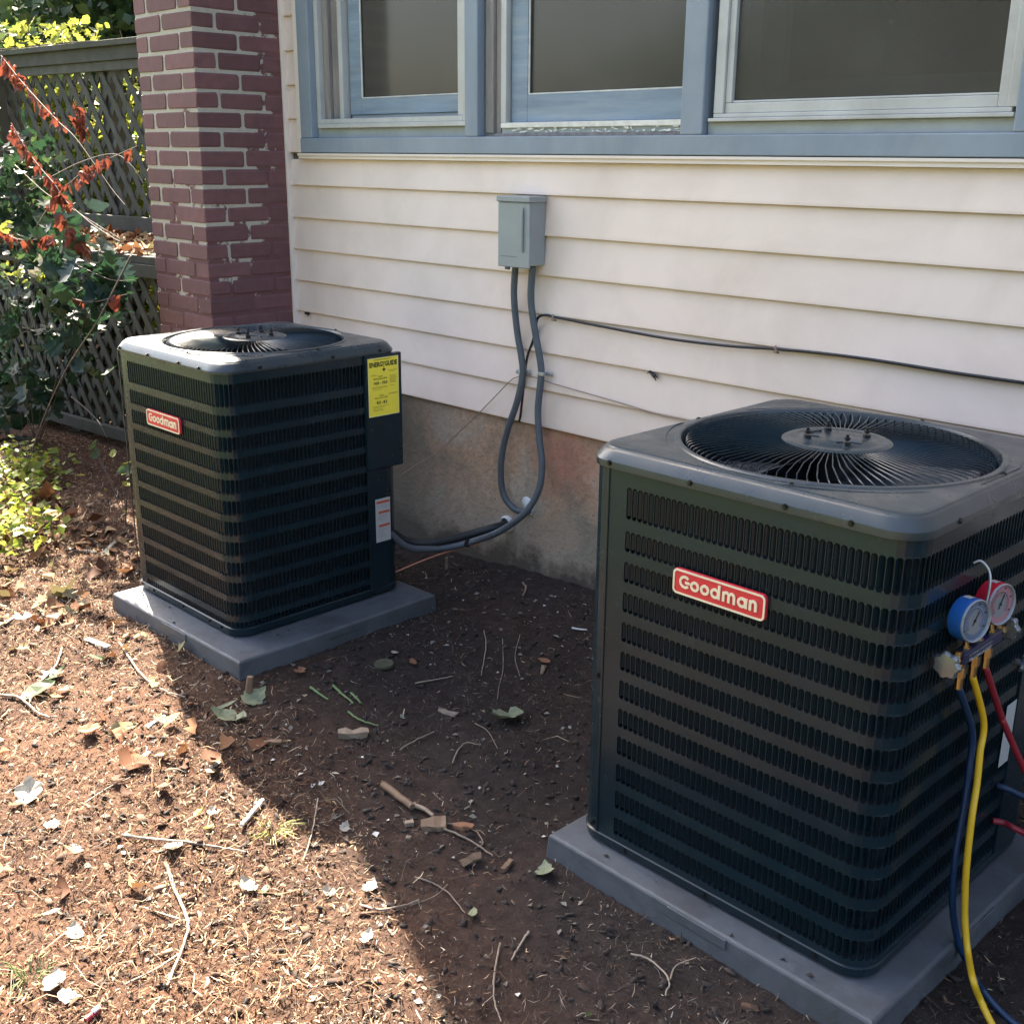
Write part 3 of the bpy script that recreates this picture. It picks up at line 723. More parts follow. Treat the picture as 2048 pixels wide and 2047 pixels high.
    for k in range(3):
        m = MB(); n1, n2 = 10, 7; th0 = R(-22+120*k); vs = []
        for i in range(n1):
            q = .05+(ro-.035-.05)*i/(n1-1); span = R(74-22*i/(n1-1))
            for j in range(n2):
                u = j/(n2-1)-.5; th = th0+span*u+.35*i/(n1-1); pitch = .042*(u)*(1-.25*i/(n1-1))
                vs.append((q*math.cos(th), q*math.sin(th), T-.042+pitch-.010*math.cos(u*3)))
        fs = [(i*n2+j, i*n2+j+1, (i+1)*n2+j+1, (i+1)*n2+j) for i in range(n1-1) for j in range(n2-1)]
        m.add(vs, fs); bl = m.build('fan_blade', FANM, fan, smooth=60); md = bl.modifiers.new('t', 'SOLIDIFY'); md.thickness = .0018
    # screws round the cap skirt and on the top
    zc = S+.007
    for x in (-.41, -.13, .16, .34): screw(o, (x*W, -h-.0055, zc), (0, -1, 0))
    for y in (-.30, .10, .38): screw(o, (h+.0055, y*W, zc), (1, 0, 0))
    for x, y in ((-ro-.019, -.02), (.02, ro+.019), (ro+.018, .03), (.10, -ro-.012)): screw(o, (x, y, T+.001), (0, 0, 1))
    for zz in (.04, S*.46): screw(o, (-h+post-.012, -h-.001, zz), (0, -1, 0))
    for x in (-.3, 0, .25, .36): screw(o, (x*W, -h-.002, .013), (0, -1, 0))
    badge(o, badge_x-cx, -h-.0015, badge_z-zb, .216 if W > .7 else .204, .0535 if W > .7 else .051)
    # service panel on the right face, cover over the upper part
    y0 = -h+r+panel_from
    m = MB(); m.box((h-.004, y0, .026), (h+.0035, h-.062, S*.535)); m.build('lower_service_panel', PAINT, o, bevel=.0012)
    m = MB(); m.box((h-.010, y0-.002, S*.535+.0005), (h+.010, h+.004, S-.005)); cov = m.build('service_cover', PAINT, o, bevel=.003)
    if with_label:
        X = h+.0103
        def flat(name, mat, y_0, z_0, y_1, z_1, dx, par):
            mm = MB(); mm.box((X+dx, y_0, z_0), (X+dx+.0004, y_1, z_1)); return mm.build(name, mat, par)
        ly0, ly1, lz0, lz1 = -.553-cy, -.430-cy, .758-zb, .946-zb
        lab = flat('energy_label', YEL, ly0, lz0, ly1, lz1, 0, o)
        edge = MATS.get('label_edge') or material('label_edge', (.78,.74,.42), .5)
        for q in ((ly0, lz0, ly0+.0016, lz1), (ly1-.0016, lz0, ly1, lz1), (ly0+.0016, lz0, ly1-.0016, lz0+.0016), (ly0+.0016, lz1-.0016, ly1-.0016, lz1)): flat('label_border', edge, *q, .0003, lab)
        Mt = Matrix(((0, 0, 1, X+.0009), (1, 0, 0, 0), (0, 1, 0, 0), (0, 0, 0, 1)))
        w_ = ly1-ly0; hh_ = lz1-lz0
        def put(txt, size, fy, fz, par, mat=INK, off=.0, fit=None, al='LEFT'):
            me = text_mesh(txt, size, al, offset=off)
            if fit:
                xs = [v.co.x for v in me.vertices]; k = fit/(max(xs)-min(xs)); x0_ = min(xs)
                for v in me.vertices: v.co.x = (v.co.x-x0_)*k
            link('label_lettering', me, mat, par, M=Mt @ Matrix.Translation((ly0+fy*w_, lz1-fz*hh_, 0)))
        put('ENERG', .0205, .05, .148, lab, off=.0009, fit=w_*.43); put('Y', .0205, .475, .148, lab, off=.0006, fit=w_*.09); put('GUIDE', .0205, .56, .148, lab, off=.0009, fit=w_*.40)
        m = MB(); cyy = ly0+.52*w_; m.box((X+.0005, cyy-.0011, lz1-.20*hh_), (X+.0009, cyy+.0011, lz1-.145*hh_))
        m.add([(X+.0009, cyy-.008, lz1-.195*hh_), (X+.0009, cyy+.008, lz1-.195*hh_), (X+.0009, cyy, lz1-.245*hh_)], [(0, 1, 2)]); m.build('arrow', INK, lab)
        put('Cooling', .0058, .32, .325, lab, off=.0001); put('Efficiency Rating (SEER)', .0058, .17, .365, lab, off=.0001, fit=w_*.44)
        put('14.0 - 15.0', .0125, .18, .45, lab, off=.0005, fit=w_*.44)
        put('Heating', .0058, .35, .655, lab, off=.0001); put('Efficiency Rating (HSPF)', .0058, .20, .695, lab, off=.0001, fit=w_*.42)
        put('8.2 - 8.5', .0125, .26, .785, lab, off=.0005, fit=w_*.34)
        m = MB()
        for fy, fz, L in ((.1,.30,.2),(.1,.285,.14),(.12,.50,.5),(.12,.515,.5),(.14,.545,.3),(.66,.235,.3),(.70,.25,.2),(.70,.33,.24),(.70,.35,.2),(.70,.37,.24),(.70,.39,.18),(.7,.41,.22),(.7,.43,.2),(.7,.45,.22),(.7,.5,.15),
                          (.66,.63,.3),(.66,.645,.26),(.12,.83,.55),(.12,.85,.4),(.14,.88,.3),(.14,.9,.35),(.2,.03,.6),(.2,.04,.5)):
            m.box((X+.0005, ly0+fy*w_, lz1-fz*hh_), (X+.0008, ly0+(fy+L)*w_, lz1-(fz-.005)*hh_))
        m.build('fine_print', INKS, lab)
        # warning label lower down
        X = h+.0037; wy0, wy1, wz0, wz1 = -.5335-cy, -.4725-cy, .331-zb, .480-zb
        wl = flat('warning_label', LABW, wy0, wz0, wy1, wz1, 0, o)
        for f0, f1 in ((.055,.11),(.29,.345),(.60,.655)): flat('orange_band', LABO, wy0+.012 if f0 > .2 else wy0+.004, wz1-f1*(wz1-wz0), wy1-.003, wz1-f0*(wz1-wz0), .0004, wl)
        m = MB(); H = wz1-wz0
        rg = random.Random(5)
        for f in [.15,.18,.21,.38,.41,.44,.47,.50,.69,.72,.75,.78,.81,.84,.87,.9]:
            m.box((X+.0005, wy0+.008, wz1-f*H), (X+.0007, wy0+.008+rg.uniform(.02, .044), wz1-(f-.008)*H))
        m.build('fine_print', GREYTXT, wl)
    else:
        X = h+.0037; m = MB(); p0 = pt(2030, 1400, 0, cx+X); p1 = pt(1993, 1552, 0, cx+X); m.box((X, min(p0.y, p1.y)-cy, p1.z-zb+.02), (X+.0004, max(p0.y, p1.y)-cy+.01, p0.z-zb-.0)); m.build('warning_label', LABW, o)
    return o
FANM = material('fan_blade_gloss', (.035,.042,.055), .26, spec=1.0, coat=.8)
rows2 = [(.8505, .9195)]+[(.7800-.0672*k, .8262-.0672*k) for k in range(11)]
rows1 = [(.8590, .9299)]+[(.7905-.0645*k, .8384-.0645*k) for k in range(11)]
hp1 = heat_pump(-2.790, -.745, .650, .147, .960, .990, .005, 'smaller dark gray heat pump farther back, yellow energy label on it, cap partly in sun',
   .087, .032, .448, -2.806, .7695, rows1, True, 35)
hp2 = heat_pump(-.7775, -.6185, .729, .070, .955, .992, 0.0, 'larger dark gray heat pump in front at right, pressure gauges hung on its side',
   .110, .060, .50, -.790, .7585, rows2, False, 48)

# ------------------------------------------------------------------ disconnect box, conduits and wires on the wall
box = empty('disconnect_box', (-2.276, -.017, 1.215), 'gray metal electrical disconnect box mounted on the cream siding', 'electrical box')
def bx(name, mat, a, b, par=box, bevel=.002):
    m = MB(); m.box((a[0]+2.276, a[1]+.017, a[2]-1.215), (b[0]+2.276, b[1]+.017, b[2]-1.215)); return m.build(name, mat, par, bevel=bevel)
bx('enclosure', BOXG, (-2.3475, -.082, 1.222), (-2.2065, -.0155, 1.424), bevel=.003)
bx('rain_hood', BOXG, (-2.3530, -.094, 1.418), (-2.2010, -.0155, 1.4365), bevel=.003)
cv = bx('front_cover', BOXG, (-2.3500, -.0885, 1.214), (-2.2050, -.0825, 1.4175), bevel=.003)
m = MB(); m.tube([(0, 0, 0), (.0, -.004, .012), (0, -.004, .125), (0, 0, .137)], .0045, 8)
o = m.build('pull_rib', BOXG, box, smooth=50, M=Matrix.Translation((.041, -.0715, .050)))
bx('crease_shadow', material('box_shadow_line', (.10,.11,.115), .6), (-2.339, -.0892, 1.2475), (-2.262, -.0882, 1.2490), bevel=0)  # shadow line of the crease, painted as a thin dark strip
bx('hasp', material('hasp_dark', (.05,.055,.06), .5), (-2.315, -.0915, 1.206), (-2.295, -.084, 1.216))
def conduit(pts, r, label, group=None, name='flexible_conduit', mat=CONDUIT, clamp=None, ribbed=True):
    P = spline(pts, 10); L = 0; path = [P[0]]
    for a, b in zip(P[:-1], P[1:]): L += (b-a).length
    o = empty(name, pts[0], label, 'conduit', 0, group); T = Matrix.Translation(-Vector(pts[0]))
    m = MB()
    if ribbed:
        n = int(L/.0045); cum = [0]
        for a, b in zip(P[:-1], P[1:]): cum.append(cum[-1]+(b-a).length)
        q = []; rr = []; j = 0
        for i in range(n+1):
            s = L*i/n
            while j < len(cum)-2 and cum[j+1] < s: j += 1
            t = (s-cum[j])/max(cum[j+1]-cum[j], 1e-9); q.append(P[j].lerp(P[j+1], t)); rr.append(r*(1.0 if i % 2 else .955))
        m.tube(q, rr, 12)
    else: m.tube(P, r, 10)
    m.build('tube', mat, o, smooth=180, M=T)
    return o, T
D = -.034
def W_(px, py, y=D): return tuple(pt(px, py, 1, y))
c1, T1 = conduit([W_(1031, 528, -.045), W_(1028, 590, -.04), W_(1034, 660, -.034), W_(1043, 715, -.032), W_(1045, 748, -.031), W_(1035, 800, -.036), W_(1012, 870, -.042), W_(1002, 930, -.045), W_(1006, 985, -.040), W_(1028, 1017, -.030), W_(1052, 1023, -.012), W_(1064, 1018, .004)], .0118, 'left gray conduit from the box, curling back into the foundation')
c2, T2 = conduit([W_(1065, 533, -.045), W_(1062, 600, -.042), W_(1071, 668, -.036), W_(1081, 725, -.032), W_(1082, 755, -.032), W_(1076, 820, -.038), W_(1079, 880, -.044), W_(1084, 930, -.052), W_(1077, 980, -.070), W_(1050, 1025, -.100), W_(1000, 1062, -.135), W_(950, 1081, -.17), W_(900, 1094, -.24), W_(850, 1098, -.33), W_(812, 1092, -.40), W_(775, 1062, -.47)], .0122, 'right gray conduit from the box, sweeping left to the smaller heat pump')
for o, T, (px, py) in ((c1, T1, (1040, 743)), (c2, T2, (1084, 747))):
    p = Vector(W_(px, py, -.031)); m = MB()
    m.tube([p+Vector((0, .0, -.006)), p+Vector((0, 0, .006))], .0145, 14)
    m.box((p.x+.010, -.0225, p.z-.0065), (p.x+.038, -.0185, p.z+.0065)); m.build('strap', STEEL, o, M=T, bevel=.001)
    m = MB(); m.cyl((p.x+.030, -.0225, p.z), (p.x+.030, -.0265, p.z), .0042, 8); m.build('strap_screw', STEEL, o, M=T)
for px, py, y, s in ((935, 1086, -.195, 1), (878, 1097, -.28, 1)):
    p = Vector(W_(px, py, y)); m = MB(); m.tube([p+Vector((-.0015, 0, 0)), p+Vector((.0025, 0, .0005))], .0145, 12); m.build('cable_tie', RUB, c2, M=T2)
ls, TL = conduit([tuple(pt(1015, 1047, 1, -.0)), tuple(pt(1008, 1050, 1, -.04)), tuple(pt(985, 1056, 1, -.09)), tuple(pt(950, 1066, 1, -.14)), tuple(pt(905, 1078, 1, -.22)), tuple(pt(860, 1086, 1, -.30)), tuple(pt(815, 1082, 1, -.37)), tuple(pt(775, 1058, 1, -.44))], .0150, 'black foam-insulated refrigerant line behind the gray conduit, from white sleeve to smaller heat pump', None, 'line_set', RUB, ribbed=False)
m = MB(); p = pt(1015, 1047, 1, -.005); m.loft([[(p.x+q*math.cos(t), y, p.z+q*math.sin(t)) for t in [2*math.pi*k/20 for k in range(20)]] for q, y in ((.029, .0), (.031, -.012), (.026, -.020), (.022, -.018))], True)
m.build('wall_sleeve', WHITEC, ls, smooth=60, M=TL)
sl = MB(); rg = random.Random(2); p = pt(1056, 1012, 1, -.004)
rings = []
for q, y in ((1.0, .0), (.85, -.007), (.45, -.012), (.05, -.013)):
    rings.append([(p.x+q*.030*math.cos(t)*(1+.25*math.sin(3*t)), y, p.z+q*.034*math.sin(t)*(1+.2*math.cos(2*t+1))) for t in [2*math.pi*k/18 for k in range(18)]])
sl.loft(rings, True); sl.build('caulk', WHITEC, c1, smooth=60, M=T1)
def wire(name, pts, r, mat, label, cat='wire', n=8):
    m = MB(); P = spline(pts, 8); m.tube(P, r, 6); o = m.build(name, mat, smooth=180); return tag(o, label, cat)
S_ = -.0225
bw = wire('cable', [W_(2052, 766, S_), W_(1900, 744, S_), W_(1750, 720, S_), W_(1640, 706, S_), W_(1553, 698, S_), W_(1450, 691, S_-.002), W_(1330, 676, S_), W_(1200, 652, S_), W_(1140, 640, S_), W_(1110, 634, S_), W_(1092, 630, S_), W_(1077, 634, S_), W_(1072, 650, -.020), W_(1066, 680, -.018), W_(1055, 712, -.018), W_(1050, 745, -.020), W_(1046, 785, -.020), W_(1040, 836, -.018), W_(1037, 842, -.010)], .0042, RUB, 'black cable running along the siding to the right and down behind the conduits', 'cable')
wire('thin_wire', [W_(1500, 862, -.03), W_(1390, 842, S_), W_(1330, 832, S_), W_(1250, 808, S_), W_(1180, 788, S_), W_(1110, 768, S_), W_(1060, 752, S_), W_(1034, 754, S_), W_(1020, 762, S_), W_(985, 798, S_), W_(950, 834, S_), W_(920, 862, -.02), W_(880, 900, -.04), W_(840, 925, -.12), W_(800, 950, -.25)], .0017, WIREB, 'thin brown wire sagging across the lowest siding boards')
wire('copper_wire', [W_(960, 1086, -.16), W_(930, 1094, -.19), W_(880, 1108, -.26), W_(835, 1125, -.33), W_(785, 1146, -.41)], .0028, COPPER, 'bare copper wire below the conduit beside the smaller heat pump')
def clip(px, py, label):
    p = pt(px, py, 1, S_); m = MB(); m.tube([p+Vector((-.004, 0, .006)), p+Vector((-.002, -.006, .002)), p+Vector((.004, -.004, -.006)), p+Vector((.004, .004, -.012))], .0035, 6); m.cyl(p+Vector((0, 0, -.008)), p+Vector((0, -.008, -.008)), .005, 8)
    tag(m.build('cable_clip', WIREB), label, 'clip', 'clips holding the black cable')
clip(1108, 634, 'small brown clip at the left end of the black cable'); clip(1553, 697, 'small brown clip in the middle of the black cable')
p = pt(1307, 748, 1, -.012); m = MB()
for a in ((-.022, .004), (-.014, .008), (.012, -.014), (.018, -.006)): m.tube([p, p+Vector((a[0]*.6, -.006, a[1]*.6+.004)), p+Vector((a[0], -.002, a[1]-.004))], [.0045, .003, .0014], 6)
m.tube([p+Vector((-.008, -.003, .004)), p+Vector((.008, -.003, -.006))], [.004, .0065], 8)
tag(m.build('bent_clip', RUB), 'bent black clip stuck alone on the siding right of the conduits', 'clip')
p = pt(612, 627, 1, -.02); m = MB(); m.add([p+Vector((-.012, 0, .008)), p+Vector((.022, -.004, -.004)), p+Vector((.022, -.004, -.012)), p+Vector((.004, 0, -.002))], [(0, 1, 2, 3)])
m.box(p+Vector((-.012, .001, -.004)), p+Vector((.02, .004, .006))); tag(m.build('torn_flashing', RUB), 'small torn black flap at the siding corner above the smaller heat pump', 'flashing')

# ------------------------------------------------------------------ gauge set and hoses
GX = -.372
GSC = .90
gs = empty('gauge_manifold', (-.40, -.75, .71), 'refrigerant gauge manifold with blue and red gauges hanging on the larger heat pump', 'gauge set')
GT = Matrix.Translation((.40, .75, -.71))
def gauge(y, z, x, mat, ang, tint):
    ax = Vector((.972, -.225, .06)).normalized(); side = ax.cross(Vector((0, 0, 1))).normalized(); up_ = side.cross(ax)
    c = Vector((x, y, z)); B = Matrix(((side.x, up_.x, ax.x, c.x), (side.y, up_.y, ax.y, c.y), (side.z, up_.z, ax.z, c.z), (0, 0, 0, 1)))
    B = GT @ B @ Matrix.Scale(GSC, 4); n = 40
    m = MB(); m.loft([circ(.040, -.030, n), circ(.0445, -.028, n), circ(.0450, .0, n), circ(.0440, .004, n), circ(.0405, .004, n)], True, True); g = m.build('gauge', mat, gs, smooth=40, M=B)
    m = MB(); m.loft([circ(.0442, .002, n), circ(.0442, .0062, n), circ(.0425, .0075, n), circ(.0405, .0062, n), circ(.0400, .001, n)], True); m.build('rim', GLENS, g, smooth=60)
    m = MB(); m.loft([circ(.0400, .0008, n), circ(.002, .0008, n)], True, False, True); m.build('dial_ring', tint, g)
    m = MB(); m.loft([circ(.029, .0014, n), circ(.002, .0014, n)], True, False, True); m.build('dial', GFACE, g)
    m = MB()
    for r_, w_ in ((.0265, .0012), (.0195, .0009)):
        a0, a1 = R(-40), R(220); k_ = 36; inner = [( (r_-w_)*math.cos(a0+(a1-a0)*k/k_), (r_-w_)*math.sin(a0+(a1-a0)*k/k_), .0018) for k in range(k_+1)]
        outer = [(r_*math.cos(a0+(a1-a0)*k/k_), r_*math.sin(a0+(a1-a0)*k/k_), .0018) for k in range(k_+1)]; m.loft([outer, inner], False)
    m.build('dial_scale', mat, g)
    m = MB()
    for k in range(27):
        a = R(-40+260*k/26); L = .003 if k % 2 else .005
        stroke(m, [((.0265-L)*math.cos(a), (.0265-L)*math.sin(a)), (.0262*math.cos(a), .0262*math.sin(a))], .0007, .0016, .0021)
    for k in range(6):
        a = R(-30+240*k/5); stroke(m, [(.0345*math.cos(a)-.003, .0345*math.sin(a)), (.0345*math.cos(a)+.003, .0345*math.sin(a))], .0028, .0010, .0014)
    m.build('dial_marks', INK, g)
    m = MB(); a = R(ang); stroke(m, [(-.011*math.cos(a), -.011*math.sin(a)), (.0*math.cos(a), 0), (.021*math.cos(a), .021*math.sin(a))], .0022, .0026, .0032); m.loft([circ(.0032, .0026, 12), circ(.0032, .0036, 12), circ(.0003, .0036, 12)], True); m.build('needle', INK, g)
    # sticker on the body
    m = MB(); k_ = 6; A = [(.0453*math.cos(R(a)), .0453*math.sin(R(a)), -.024) for a in np.linspace(80, 104, k_)]; C_ = [(.0453*math.cos(R(a)), .0453*math.sin(R(a)), -.006) for a in np.linspace(80, 104, k_)]
    m.loft([A, C_], False); m.build('sticker', LABW, g)
    m = MB(); A = [(.0455*math.cos(R(a)), .0455*math.sin(R(a)), -.024) for a in np.linspace(98, 104, 3)]; C_ = [(.0455*math.cos(R(a)), .0455*math.sin(R(a)), -.006) for a in np.linspace(98, 104, 3)]
    m.loft([A, C_], False); m.build('sticker_band', LABO, g)
    m = MB(); m.cyl(Vector((0, -.044, -.014)), Vector((0, -.060, -.014)), .006, 10); m.build('stem', BRASS, g, smooth=40)
gauge(-.806, .778, GX, GBLUE, 125, material('dial_blue_ring', (.10,.13,.20), .5)); gauge(-.700, .780, GX, GRED, 118, material('dial_red_ring', (.36,.16,.19), .5))
m = MB(); m.box((GX-.020, -.832, .699), (GX+.004, -.672, .722)); m.build('manifold_bar', NAVY, gs, M=GT, bevel=.003)
def side_text(txt, size, y, z, x, w, mat, par):
    me = text_mesh(txt, size, offset=size*.03); xs = [v.co.x for v in me.vertices]; k = w/(max(xs)-min(xs)); x0_ = min(xs)
    for v in me.vertices: v.co.x = (v.co.x-x0_)*k
    link('decal_lettering', me, mat, par, M=GT @ Matrix(((0, 0, 1, x), (1, 0, 0, y), (0, 1, 0, z), (0, 0, 0, 1))))
side_text('YELLOW JACKET', .0075, -.815, .7015, GX+.0046, .095, LABW, gs); side_text('21 SERIES MANIFOLD', .005, -.815, .7120, GX+.0046, .095, GREYTXT, gs)
for y in (-.838, -.806, -.752, -.700, -.668):
    m = MB(); m.cyl((GX-.008, y, .716), (GX-.008, y, .727), .0085, 6); m.build('fitting', BRASS, gs, M=GT)
for y, s_ in ((-.842, -1), (-.662, 1)):
    m = MB(); m.cyl((GX-.008, y, .711), (GX-.008, y+s_*.012, .711), .010, 6); m.cyl((GX-.008, y+s_*.012, .711), (GX-.008, y+s_*.028, .711), .007, 12)
    v = m.build('valve', BRASS, gs, M=GT)
    m = MB(); rings = []
    for q, d in ((.006, .026), (.021, .027), (.0245, .031), (.0245, .037), (.021, .041), (.004, .042)):
        rings.append([(GX-.008+q*(1+.09*math.cos(7*t))*math.cos(t), y+s_*d, .711+q*(1+.09*math.cos(7*t))*math.sin(t)) for t in [2*math.pi*k/48 for k in range(48)]])
    m.loft(rings, True, True, True); m.build('hand_wheel', CHROME, v, smooth=40)
for y, z0 in ((-.815, .690), (-.760, .696), (-.706, .696)):
    m = MB(); m.cyl((GX-.008, y, .700), (GX-.008, y, z0-.004), .007, 10); m.cyl((GX-.008, y, z0-.004), (GX-.008, y, z0-.022), .0098, 6); m.cyl((GX-.008, y, z0-.022), (GX-.008, y, z0-.044), .0072, 12)
    m.build('hose_fitting', BRASS, gs, M=GT, smooth=30)
m = MB(); m.tube(spline([(-.411, -.748, .862), (-.400, -.742, .867), (-.385, -.738, .852), (-.378, -.742, .826), (-.378, -.750, .780), (-.380, -.752, .725)], 8), .0024, 8); m.build('hanging_hook', STEEL, gs, smooth=180, M=GT)
def hose(pts, mat, label):
    m = MB(); m.tube(spline(pts, 10), .0066, 12); o = m.build('refrigerant_hose', mat, smooth=180); return tag(o, label, 'hose')
HX = GX-.008
Hx = lambda px, py, x: tuple(pt(px, py, 0, x))
Hz = lambda px, py, z: tuple(pt(px, py, 2, z))
hose([(HX, -.760, .655), Hx(1967, 1442, HX+.004), Hx(1960, 1504, HX+.010), Hx(1954, 1566, HX+.018), Hx(1943, 1639, HX+.028), Hx(1933, 1732, HX+.036), Hx(1930, 1792, HX+.042), Hx(1930, 1844, HX+.050), Hx(1936, 1906, HX+.070), Hz(1946, 1958, .085), Hz(1961, 1999, .040), Hz(1986, 2050, .016), Hz(2020, 2100, .008)], HYEL, 'yellow hose hanging from the middle of the gauge manifold down to the soil')
hose([(HX, -.815, .650), Hx(1944, 1463, HX-.002), Hx(1937, 1546, HX), Hx(1929, 1608, HX+.004), Hx(1912, 1701, HX+.010), Hx(1905, 1782, HX+.016), Hx(1907, 1833, HX+.022), Hx(1917, 1885, HX+.035), Hx(1929, 1914, HX+.05), Hz(1948, 1955, .075), Hz(1962, 1975, .045), Hz(1992, 2012, .018), Hz(2035, 2050, .010), Hz(2090, 2080, .008)], HBLUE, 'dark blue hose hanging leftmost of the three under the gauges')
hose([(HX, -.706, .655), Hx(2000, 1425, HX+.004), Hx(2008, 1446, HX+.010), Hx(2025, 1486, HX+.022), Hx(2048, 1537, HX+.04), Hx(2090, 1620, HX+.07), Hx(2120, 1720, HX+.08), Hz(2140, 1860, .02)], HRED, 'dark red hose hanging rightmost of the three and leaving the frame')
hose([Hx(1985, 1640, -.405), Hx(2008, 1645, -.385), Hx(2030, 1656, -.36), Hx(2056, 1670, -.34), Hx(2100, 1700, -.31)], HRED, 'short red hose low beside the pad of the larger heat pump')
hose([Hx(1995, 1570, -.407), Hx(2012, 1576, -.39), Hx(2030, 1584, -.375), Hx(2058, 1600, -.35), Hx(2110, 1640, -.32)], HBLUE, 'short blue hose low behind the red one at the right edge')
p = Vector((-.395, -.47, .578)); m = MB()
for a in (20, 100, 200, 290): m.tube([p, p+Vector((.004, .020*math.cos(R(a)), .020*math.sin(R(a))))], [.006, .0045], 8)
m.cyl(p+Vector((-.012, 0, 0)), p+Vector((.008, 0, 0)), .008, 10); tag(m.build('service_valve_handle', CHROME), 'small chrome valve handle at the right edge beside the larger heat pump', 'valve handle')

# ------------------------------------------------------------------ lattice fence and deck skirt
FU = Vector((-.9949, -.1010, 0)); FN = Vector((.1010, -.9949, 0))             # along, and outward normal
FO = Vector((-4.10, -.0915, 0))
lath_me = MB(); lath_me.box((-.5, -.5, -.5), (.5, .5, .5)); lath_me = lath_me.mesh('lath'); lath_me.materials.append(FENCEW)
def fence_obj(label, back, name):
    o = empty(name, FO-FN*back+Vector((0, 0, .1)), label, 'fence'); return o
def fpart(par, back, name, u0, u1, n0, n1, z0, z1, bevel=.003):
    """board in fence coordinates: u along, n outwards from its plane"""
    B = Matrix(((FU.x, FN.x, 0, 0), (FU.y, FN.y, 0, 0), (0, 0, 1, -.1), (0, 0, 0, 1)))
    m = MB(); m.box((u0, n0, z0), (u1, n1, z1)); m.f = [f[::-1] for f in m.f]
    return m.build(name, FENCEW, par, bevel=bevel, M=B)
def lattice(par, u0, u1, z0, z1, pitch, ang, w, rg):
    B = Matrix(((FU.x, FN.x, 0, 0), (FU.y, FN.y, 0, 0), (0, 0, 1, -.1), (0, 0, 0, 1)))
    for sgn, n in ((1, .006), (-1, -.004)):
        d = Vector((math.cos(R(ang))*sgn, math.sin(R(ang)))); H = z1-z0; shift = H/math.tan(R(ang))
        s = u0-shift
        while s < u1+shift:
            # lath centre line from (s, z0) going up with slope
            x0, x1 = s, s+sgn*shift; lo, hi = 0.0, 1.0
            if abs(x1-x0) > 1e-6:
                for bound, side in ((u0, 1), (u1, -1)):
                    t = (bound-x0)/(x1-x0)
                    inc = (x1-x0)*side > 0
                    if inc: lo = max(lo, t)
                    else: hi = min(hi, t)
            if hi-lo > .04:
                a = Vector((x0+(x1-x0)*lo, z0+H*lo)); b = Vector((x0+(x1-x0)*hi, z0+H*hi)); c = (a+b)/2; L = (b-a).length; th = math.atan2(b.y-a.y, b.x-a.x)+rg.uniform(-.006, .006)
                o = bpy.data.objects.new('lath', lath_me); COL.objects.link(o); o.parent = par
                o.matrix_local = B @ Matrix.Translation((c.x, n, c.y)) @ Matrix.Rotation(-th, 4, 'Y') @ Matrix.Diagonal((L, .008, w, 1))
            s += pitch
rg = random.Random(4)
UB = .66
fu = fence_obj('weathered lattice fence above the leafy ledge, with vines along its top rail', UB, 'lattice_fence')
fpart(fu, UB, 'cap_rail', -.02, 4.9, -.07, .075, 2.105, 2.135); fpart(fu, UB, 'top_rail', -.02, 4.9, .012, .05, 2.035, 2.1045); fpart(fu, UB, 'top_rail', -.02, 4.9, .010, .035, 1.985, 2.0345)
fpart(fu, UB, 'bottom_rail', -.02, 4.9, .010, .045, 1.135, 1.215)
for u in (.62, 1.88, 3.05, 4.3): fpart(fu, UB, 'post', u-.046, u+.046, -.105, -.014, .12, 2.104)
for u in (2.92,): fpart(fu, UB, 'post', u-.05, u+.05, .051, .135, 1.10, 2.06)
lattice(fu, .0, 4.9, 1.2155, 2.00, .118, 56, .036, rg)
fl = fence_obj('lower lattice skirt under the ledge, darker and half hidden by shrubs', 0, 'lattice_skirt')
fpart(fl, 0, 'beam', -.02, 4.6, .008, .045, 1.005, 1.065); fpart(fl, 0, 'beam', -.02, 4.6, -.02, .030, 1.0655, 1.10)
for k in range(4): fpart(fl, 0, 'deck_board', -.02, 4.6, -.645+.16*k, -.49+.16*k, 1.075+rg.uniform(0, .003), 1.104)
fpart(fl, 0, 'bottom_rail', -.02, 4.6, .010, .04, .17, .23)
for u in (1.4, 2.9, 4.3): fpart(fl, 0, 'post', u-.045, u+.045, -.11, -.02, .05, 1.004)
lattice(fl, .0, 4.6, .2305, 1.0045, .104, 57, .034, rg)

# ------------------------------------------------------------------ foliage helpers
nrng = np.random.default_rng(21)
def leaf_cloud(C, size, rng=nrng, flat=0.35, svar=.35, aspect=.36):
    n = len(C); s = size*(1+svar*rng.standard_normal(n)).clip(.45, 1.8)
    nrm = rng.standard_normal((n, 3)); nrm[:, 2] = np.abs(nrm[:, 2])+flat*2; nrm /= np.linalg.norm(nrm, axis=1)[:, None]
    t = rng.standard_normal((n, 3)); t -= nrm*(t*nrm).sum(1)[:, None]; t /= np.linalg.norm(t, axis=1)[:, None]
    b = np.cross(nrm, t); S = s[:, None]; w = aspect
    base = C-t*S*.5; tip = C+t*S*.5; mid = C+nrm*S*.0
    l = mid-b*S*w+nrm*S*.10; r = mid+b*S*w+nrm*S*.10; c = mid-nrm*S*.04; tip = tip-nrm*S*.10
    V = np.stack([base, l, r, tip, c], 1).reshape(-1, 3); k = np.arange(n)[:, None]*5
    F = np.concatenate([k+np.array([[0, 2, 4]]), k+np.array([[0, 4, 1]]), k+np.array([[4, 2, 3]]), k+np.array([[1, 4, 3]])], 0)
    # keep a leaf's faces joined
    return V, F
